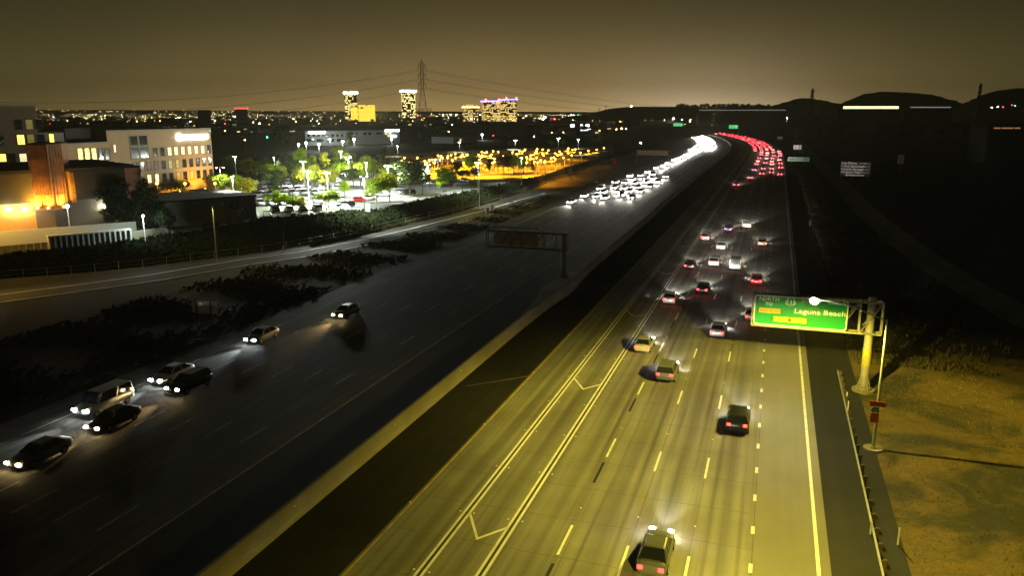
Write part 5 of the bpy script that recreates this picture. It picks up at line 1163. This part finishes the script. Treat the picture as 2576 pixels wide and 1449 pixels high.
def tower(px0, px1, pyt, D, label, m, bandm=None, crown=None, name='office_tower', dep=.8, over=0, roofm=None):
    a, c = atY(px0, 290, D), atY(px1, 290, D); wd = c.x - a.x; ht = zat(pyt, D); t = empty(name, ((a.x + c.x) / 2, D, 0), .18, label, 'tower'); wd *= .96
    b = MB(); b.box((0, 0, ht / 2), (wd * .86, wd * dep, ht)); b.build('wall', m, t); b = MB(); b.box((0, 0, ht + .4), (wd * .88, wd * dep * 1.02, .8)); b.build('roof', M_roofd, t)
    if crown: b = MB(); b.box((0, 0, ht + over), (wd * 1.0, wd * dep * 1.08, crown)); b.build('lit_crown', bandm, t)
    return t, wd, ht
w1 = window_mat('tower_windows_a', (1, .80, .25), 2.6, 3.4, 4.2, .48, 1); w2 = window_mat('tower_windows_b', (1, .78, .3), 3.2, 3.4, 4.2, .52, 5); w3 = window_mat('hotel_windows', (1, .66, .06), 3.4, 4.0, 3.6, .86, 8, (.2, .12, .01)); w4 = window_mat('tower_windows_c', (1, .72, .25), 1.8, 3.6, 4, .5, 3); w5 = window_mat('tower_windows_d', (1, .7, .2), 2.0, 3.6, 4, .55, 12)
crm = emit('tower_crown', (1, .95, .75), 14)
tower(866, 903, 233, 2500, 'left slab tower with a glowing white crown on the skyline', w1, crm, 5.5)
tower(1008, 1049, 229, 2400, 'right slab tower with a glowing white crown left of the pylon', w2, crm, 6)
tower(898, 948, 264, 2300, 'bright yellow floodlit hotel in front of the left crowned tower', w3, name='hotel')
tower(882, 902, 270, 2320, 'yellow lit lower hotel wing left of the floodlit hotel', w3, name='hotel')
tower(1163, 1205, 262, 2300, 'stepped tower with yellow top lights left of the blue rimmed pair', w4, emit('warm_crown', (1, .75, .3), 4), 4, over=-8)
blu = emit('blue_rim', (.25, .22, 1), 6)
tower(1210, 1262, 254, 2300, 'left block of the twin towers with a blue neon roof rim', w5, blu, 2.6); tower(1254, 1301, 250, 2260, 'right block of the twin towers with a blue neon roof rim and red beacons', w5, blu, 2.6)
for px, py, lab in ((1222, 250, 'first'), (1256, 250, 'second'), (1274, 246, 'third'), (1299, 246, 'last')):
    p = atY(px, py, 2250); b = MB(); b.ball((0, 0, 0), 2.2, 8, 5); b.tube((0, 0, -6), (0, 0, 0), .4, None, 5); tag(b.build('roof_beacon', EC['r'], loc=p), 'red aviation beacon on the blue rimmed towers, %s from left' % lab, 'beacon')
tower(498, 530, 277, 2000, 'dark block on the left skyline without lights', M_roofd, name='office_tower'); t, wd, ht = tower(593, 624, 272, 2200, 'dark block topped by a red sign on the left skyline', M_roofd, emit('red_sign', (1, .08, .06), 3), 3.5)
# hillside strip building at right and the orange lit house
def strip_building(px0, px1, pyt, pyb, D, m, label, hz__=None):
    a, c = atY(px0, pyb, D), atY(px1, pyb, D); wd = c.x - a.x; zt = zat(pyt, D); zb = zat(pyb, D); t = empty('long_building', ((a.x + c.x) / 2, D, 0), 0, label, 'building')
    b = MB(); b.box((0, 8, (zt + 2) / 2), (wd + 6, 16, zt + 2)); b.build('wall', M_roofd, t); b = MB(); b.box((0, -.2, (zt + zb) / 2), (wd, .2, zt - zb)); b.build('window_band', m, t)
    b = MB(); n = int(wd / 5)
    for k in range(n): b.box((-wd / 2 + (k + .5) * wd / n, -.36, (zt + zb) / 2), (.5, .1, zt - zb))
    b.build('window_bars', M_frame, t); return t
strip_building(2121, 2260, 266.5, 273, 1500, emit('strip_lit', (1, .85, .45), 2.2), 'long hillside building with a bright pale yellow window band at right'); strip_building(2290, 2392, 268, 270.5, 1600, emit('strip_dim', (.8, .8, .65), .35), 'long dim hillside building right of the bright banded one')
strip_building(1760, 1976, 275.3, 277.5, 1700, emit('strip_dim2', (.8, .75, .6), .28), 'long low hillside wall lit dimly above the far bend')
t = strip_building(2500, 2566, 320, 323.5, 420, emit('strip_orange', (.8, .35, .14), .35), 'dark house at the right frame edge with a dim orange eave')
hb = Facade((2505, 392), (2600, 388), 'house', 'dark house at the right frame edge with two small yellow windows', 'house', 0); hb.box('wall', 0, hb.L, 0, 12, 0, 13, mat('house_dark', (.03, .03, .025), .9)); hb.box('roof', -.5, hb.L + .5, -.5, 12.5, 13, 13.6, M_roofd)
for px, py in ((2540, 351), (2555, 374)): q = hb.loc(px, py); hb.win(q[0], q[1], 1.1, 1.7, emit('window_house', (1, .62, .08), .9))
# overpass
b = MB(); a, c = atY(1380, 303, 1500), atY(1565, 303, 1500); b.box(((a.x + c.x) / 2, 1500, 8), (c.x - a.x, 14, 1.8)); b.box(((a.x + c.x) / 2, 1492.9, 9.4), (c.x - a.x, .3, 1.1))
for k in range(5): b.box((a.x + (c.x - a.x) * (k + .5) / 5, 1500, 3.5), (2, 8, 7.2))
tag(b.build('overpass', mat('overpass_concrete', (.55, .5, .38), .8, var=.15)), 'pale concrete overpass deck near the horizon left of the headlights', 'bridge')
b = MB(); a, c = atY(1612, 308, 1400), atY(1692, 302, 1500); b.tube(a, c, 1.4, None, 4); b.tube(a - Vector((0, 0, 3)), c - Vector((0, 0, 3)), 1.2, None, 4); tag(b.build('flyover_ramp', mat('overpass_concrete', (.5, .45, .34)), loc=(0, 0, 0)), 'pale flyover ramp behind the headlight stream', 'bridge')
# dark tree masses
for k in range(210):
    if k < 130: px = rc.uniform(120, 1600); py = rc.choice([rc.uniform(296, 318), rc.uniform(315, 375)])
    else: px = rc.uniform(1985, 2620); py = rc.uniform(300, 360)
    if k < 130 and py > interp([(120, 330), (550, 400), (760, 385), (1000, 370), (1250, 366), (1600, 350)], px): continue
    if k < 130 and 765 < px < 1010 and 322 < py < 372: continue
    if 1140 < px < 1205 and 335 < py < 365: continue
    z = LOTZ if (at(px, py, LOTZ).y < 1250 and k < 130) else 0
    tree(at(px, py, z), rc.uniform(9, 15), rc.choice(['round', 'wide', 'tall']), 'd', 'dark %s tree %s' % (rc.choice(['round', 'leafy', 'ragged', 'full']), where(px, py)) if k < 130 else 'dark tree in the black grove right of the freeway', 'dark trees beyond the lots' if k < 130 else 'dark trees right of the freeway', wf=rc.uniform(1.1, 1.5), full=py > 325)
for k in range(46):
    px = 1700 + 240 * k / 46 + rc.uniform(-3, 3); D = 1650 + rc.uniform(-40, 40); tree(atY(px, 274.5, D), rc.uniform(7, 13), 'round', 'd', 'dark tree on the ridge above the far bend', 'trees along the ridge', wf=1.3, full=False)
for k, (px, py) in enumerate(((1578, 318), (1600, 322), (1640, 306), (1612, 312), (1990, 345), (2000, 330), (2025, 325), (2050, 318), (2075, 312))):
    p = at(px, py, 0); tree(p, 17 if k < 4 else 20, 'round', 'd', 'dark clump of trees %s' % ('left of the headlight stream at the far bend' if k < 4 else 'standing close beside the far bend at right'), 'tree clumps at the bend', wf=1.2)

# ------------------------------------------------------------------ pylons and power lines
def pylon(px, pyt, D, zb, label, bw=None, steel=None):
    top = atY(px, pyt, D); Ht = top.z - zb; t = empty('transmission_pylon', (top.x, D, zb), .12, label, 'pylon'); r = .0026 * Ht * (D / 700)
    hw = lambda f: Ht * (.078 * (1 - f / .66) + .017 if f < .66 else .017 * (1 if f < .93 else (1 - f) / .07 + .05))
    lv = [0, .16, .32, .46, .58, .66, .72, .78, .84, .90, .94, 1.0]; b = MB()
    for f0, f1 in zip(lv, lv[1:]):
        w0, w1_ = hw(f0), hw(f1); P0 = [(-w0, -w0), (w0, -w0), (w0, w0), (-w0, w0)]; P1 = [(-w1_, -w1_), (w1_, -w1_), (w1_, w1_), (-w1_, w1_)]
        for i in range(4):
            j = (i + 1) % 4; A, B, C_, D_ = (*P0[i], f0 * Ht), (*P0[j], f0 * Ht), (*P1[i], f1 * Ht), (*P1[j], f1 * Ht)
            b.tube(A, C_, r * 1.5, None, 4, False); b.tube(A, D_, r * .6, None, 3, False); b.tube(B, C_, r * .6, None, 3, False); b.tube(C_, D_, r * .7, None, 3, False)
    b.build('lattice', steel or M_darksteel, t); b = MB()
    for f in (.93, .82, .71):
        a = Ht * .043
        for s in (-1, 1):
            b.tube((s * Ht * .017, -Ht * .014, f * Ht), (s * a, 0, f * Ht + Ht * .004), r, None, 3); b.tube((s * Ht * .017, Ht * .014, f * Ht), (s * a, 0, f * Ht + Ht * .004), r, None, 3); b.tube((s * Ht * .017, 0, f * Ht + Ht * .03), (s * a, 0, f * Ht + Ht * .004), r, None, 3)
    b.build('crossarms', steel or M_darksteel, t); b = MB(); E_ = []
    for f in (.93, .82, .71):
        for s in (-1, 1): b.tube((s * Ht * .043, 0, f * Ht), (s * Ht * .043, 0, f * Ht - Ht * .05), r * 1.3, None, 4); E_.append(Vector((top.x + s * Ht * .043, D, zb + f * Ht - Ht * .05)))
    b.build('insulators', steel or M_darksteel, t); return t, E_
t, PE = pylon(1060.5, 149, 700, 0, 'tall lattice transmission pylon against the glowing sky, with antennas low on its legs', steel=mat('pylon_steel', (.02, .02, .015), .8))
b = MB(); p = t.location
for k in range(14): b.box((-7.5 + k * 1.05 + (0 if k < 4 else .3 if k < 9 else 1.2), -8.2, 28.6), (.35, .3, 2.6))
b.build('antennas', M_darksteel, t)
_, PR = pylon(2045, 220, 1100, 0, 'lattice pylon above the dark grove right of the freeway'); _, PR2 = pylon(2468, 208, 1400, 5, 'faint lattice pylon at the far right before the hills')
def cable(a, c, sag, label, r=.10):
    b = MB(); pts = []
    for k in range(25):
        f = k / 24; p = a.lerp(c, f); p.z -= sag * 4 * f * (1 - f); pts.append(p - a)
    b.path(pts, r, 4); return tag(b.build('power_line', M_darksteel, loc=a), label, 'power line')
nmz = ['top', 'middle', 'lowest']
for i in range(3):
    for s in (0, 1):
        a = PE[i * 2 + s]; ss = ('left', 'right')[s]
        cable(a, atY(-700 - 40 * s, 205 + 34 * i + s * 4, 520 + 40 * s), 20, '%s power line of the tall pylon running left across the sky, %s wire' % (nmz[i], ss), .075)
        cable(a, atY(2000 + 30 * s, 262 + 5 * i, 1900), 22, '%s power line of the tall pylon running right behind the towers, %s wire' % (nmz[i], ss), .11)
for px, pyt, pyb, D in ((1505, 270, 335, 900), (1522, 263, 338, 880)):
    p = atY(px, pyb, D); p.z = 0; ht = zat(pyt, D); b = MB(); b.tube((0, 0, 0), (0, 0, ht), .3, .2, 6); b.box((0, 0, ht - 1.5), (4, .3, .3)); tag(b.build('utility_pole', M_darksteel, loc=p), 'thin dark utility pole with a crossbar, %s of two left of the high mast lamp' % ('left' if px < 1510 else 'right'), 'pole')

for o in bpy.data.objects:
    if 'label' in o.keys() and len(o['label'].split()) > 16:
        t_ = o['label'].replace('sport utility car', 'SUV').replace(' in the lane of', ' of').replace('the nearest bright headlight cluster', 'the nearest headlight cluster'); print('LONG', o.name, '|', t_); o['label'] = ' '.join(t_.split()[:16])
# ------------------------------------------------------------------ ground cover
def scatter(name, n, place, m, size, label, kind_='tuft', seed=1, cat='grass'):
    r = random.Random(seed); b = MB()
    for k in range(n):
        p = place(r)
        if p is None: continue
        s = size * r.uniform(.5, 1.5)
        for j in range(4):
            a = r.uniform(0, 6.28); d = Vector((math.cos(a), math.sin(a), 0)); e = Vector((-d.y, d.x, 0)) * s * .14; o = p + Vector((r.uniform(-1, 1), r.uniform(-1, 1), 0)) * s * .4
            tip = o + d * s * r.uniform(.1, .6) + Vector((0, 0, s * r.uniform(.5, 1.1))); b.add([o - e, o + e, tip], [[0, 1, 2]])
    return tag(b.build(name, m), label, cat, kind='stuff')
def pr(r):
    u = 12 + 75 * r.random() ** 1.3; w_ = 9.8 + 26 * r.random()
    if (r.random() < .5) and math.sin(u * .35 + w_ * .5) + math.sin(w_ * .9 - u * .13) < .1: return None
    return road(u, w_, -.03)
scatter('dry_grass', 15000, pr, M_straw, .11, 'dry straw grass on the verge right of the guardrail', seed=2)
def pr2(r):
    u = 88 + 300 * r.random() ** 1.5; w_ = 9.6 + abs(r.gauss(0, 1)) * 7; return road(u, w_, -.04)
scatter('verge_weeds', 7000, pr2, M_brush, .5, 'sparse dry weeds on the dark verge beyond the exit sign', seed=3)
def pr3(r):
    u = 18 + 330 * r.random(); w_ = -63.5 - 22 * r.random(); p = road(u, w_, -.05)
    k = min(range(len(rp) - 1), key=lambda i: abs(rp[i].x - p.x)); yy = rp[k].y + (rp[k + 1].y - rp[k].y) * (p.x - rp[k].x) / (rp[k + 1].x - rp[k].x)
    return p if p.y < yy - 6.5 - 4 else None
def pr4(r):
    k = r.randrange(len(topw) - 1); f = r.random(); a = topw[k].lerp(topw[k + 1], f); c = botw[k].lerp(botw[k + 1], f); g_ = r.random(); q = c.lerp(a, g_); return q
def leafy(name, n, place, m, size, label, seed):
    r = random.Random(seed); b = MB()
    for k in range(n):
        p = place(r); nn = Vector((r.uniform(-1, 1), r.uniform(-1, .4), r.uniform(.2, 1))).normalized(); t = nn.orthogonal().normalized(); s = nn.cross(t); l = size * r.uniform(.5, 1.4); p = p + Vector((0, 0, r.uniform(0, .5)))
        b.add([p - t * l, p - s * l * .7, p + t * l, p + s * l * .7], [[0, 1, 2, 3]])
    return tag(b.build(name, m), label, 'ground cover', kind='stuff')
leafy('ivy_leaves', 26000, pr4, M_ivy, .42, 'dark ivy covering the slope below the parking lots', 6)
def pr6(r):
    while True:
        p = pr3(r)
        if p is not None and (math.sin(p.x * .31 + 2 * math.sin(p.y * .17)) + math.sin(p.y * .43 + p.x * .11) > r.uniform(-1.2, 1.6)): return p
o = leafy('dry_brush', 15000, pr6, M_brush, .34, 'dark low brush in patches between the oncoming lanes and the ramp', 14); o['category'] = 'brush'
def pr5(r):
    k = r.randrange(6, len(botw) - 2); f = r.random(); c = botw[k].lerp(botw[k + 1], f); return Vector((c.x, c.y - 1 - 5 * r.random(), 0))
scatter('ramp_weeds', 6000, pr5, M_brush, .6, 'pale dry weeds between the fence and the ramp', seed=8, cat='brush')
print('objects', len(bpy.data.objects))

hb_ = MB(); hb_.box((0, 2550, 105), (13000, 5500, 212)); hz = hb_.build('haze', None); hz.data.materials.clear()
hm = bpy.data.materials.new('haze_air'); hm.use_nodes = True; n_ = hm.node_tree; n_.nodes.clear(); pv = n_.nodes.new('ShaderNodeVolumePrincipled'); ou = n_.nodes.new('ShaderNodeOutputMaterial')
pv.inputs['Color'].default_value = (.88, .84, .6, 1); pv.inputs['Density'].default_value = HAZE; pv.inputs['Anisotropy'].default_value = .3; n_.links.new(pv.outputs[0], ou.inputs['Volume'])
hz.data.materials.append(hm); tag(hz, kind='stuff')
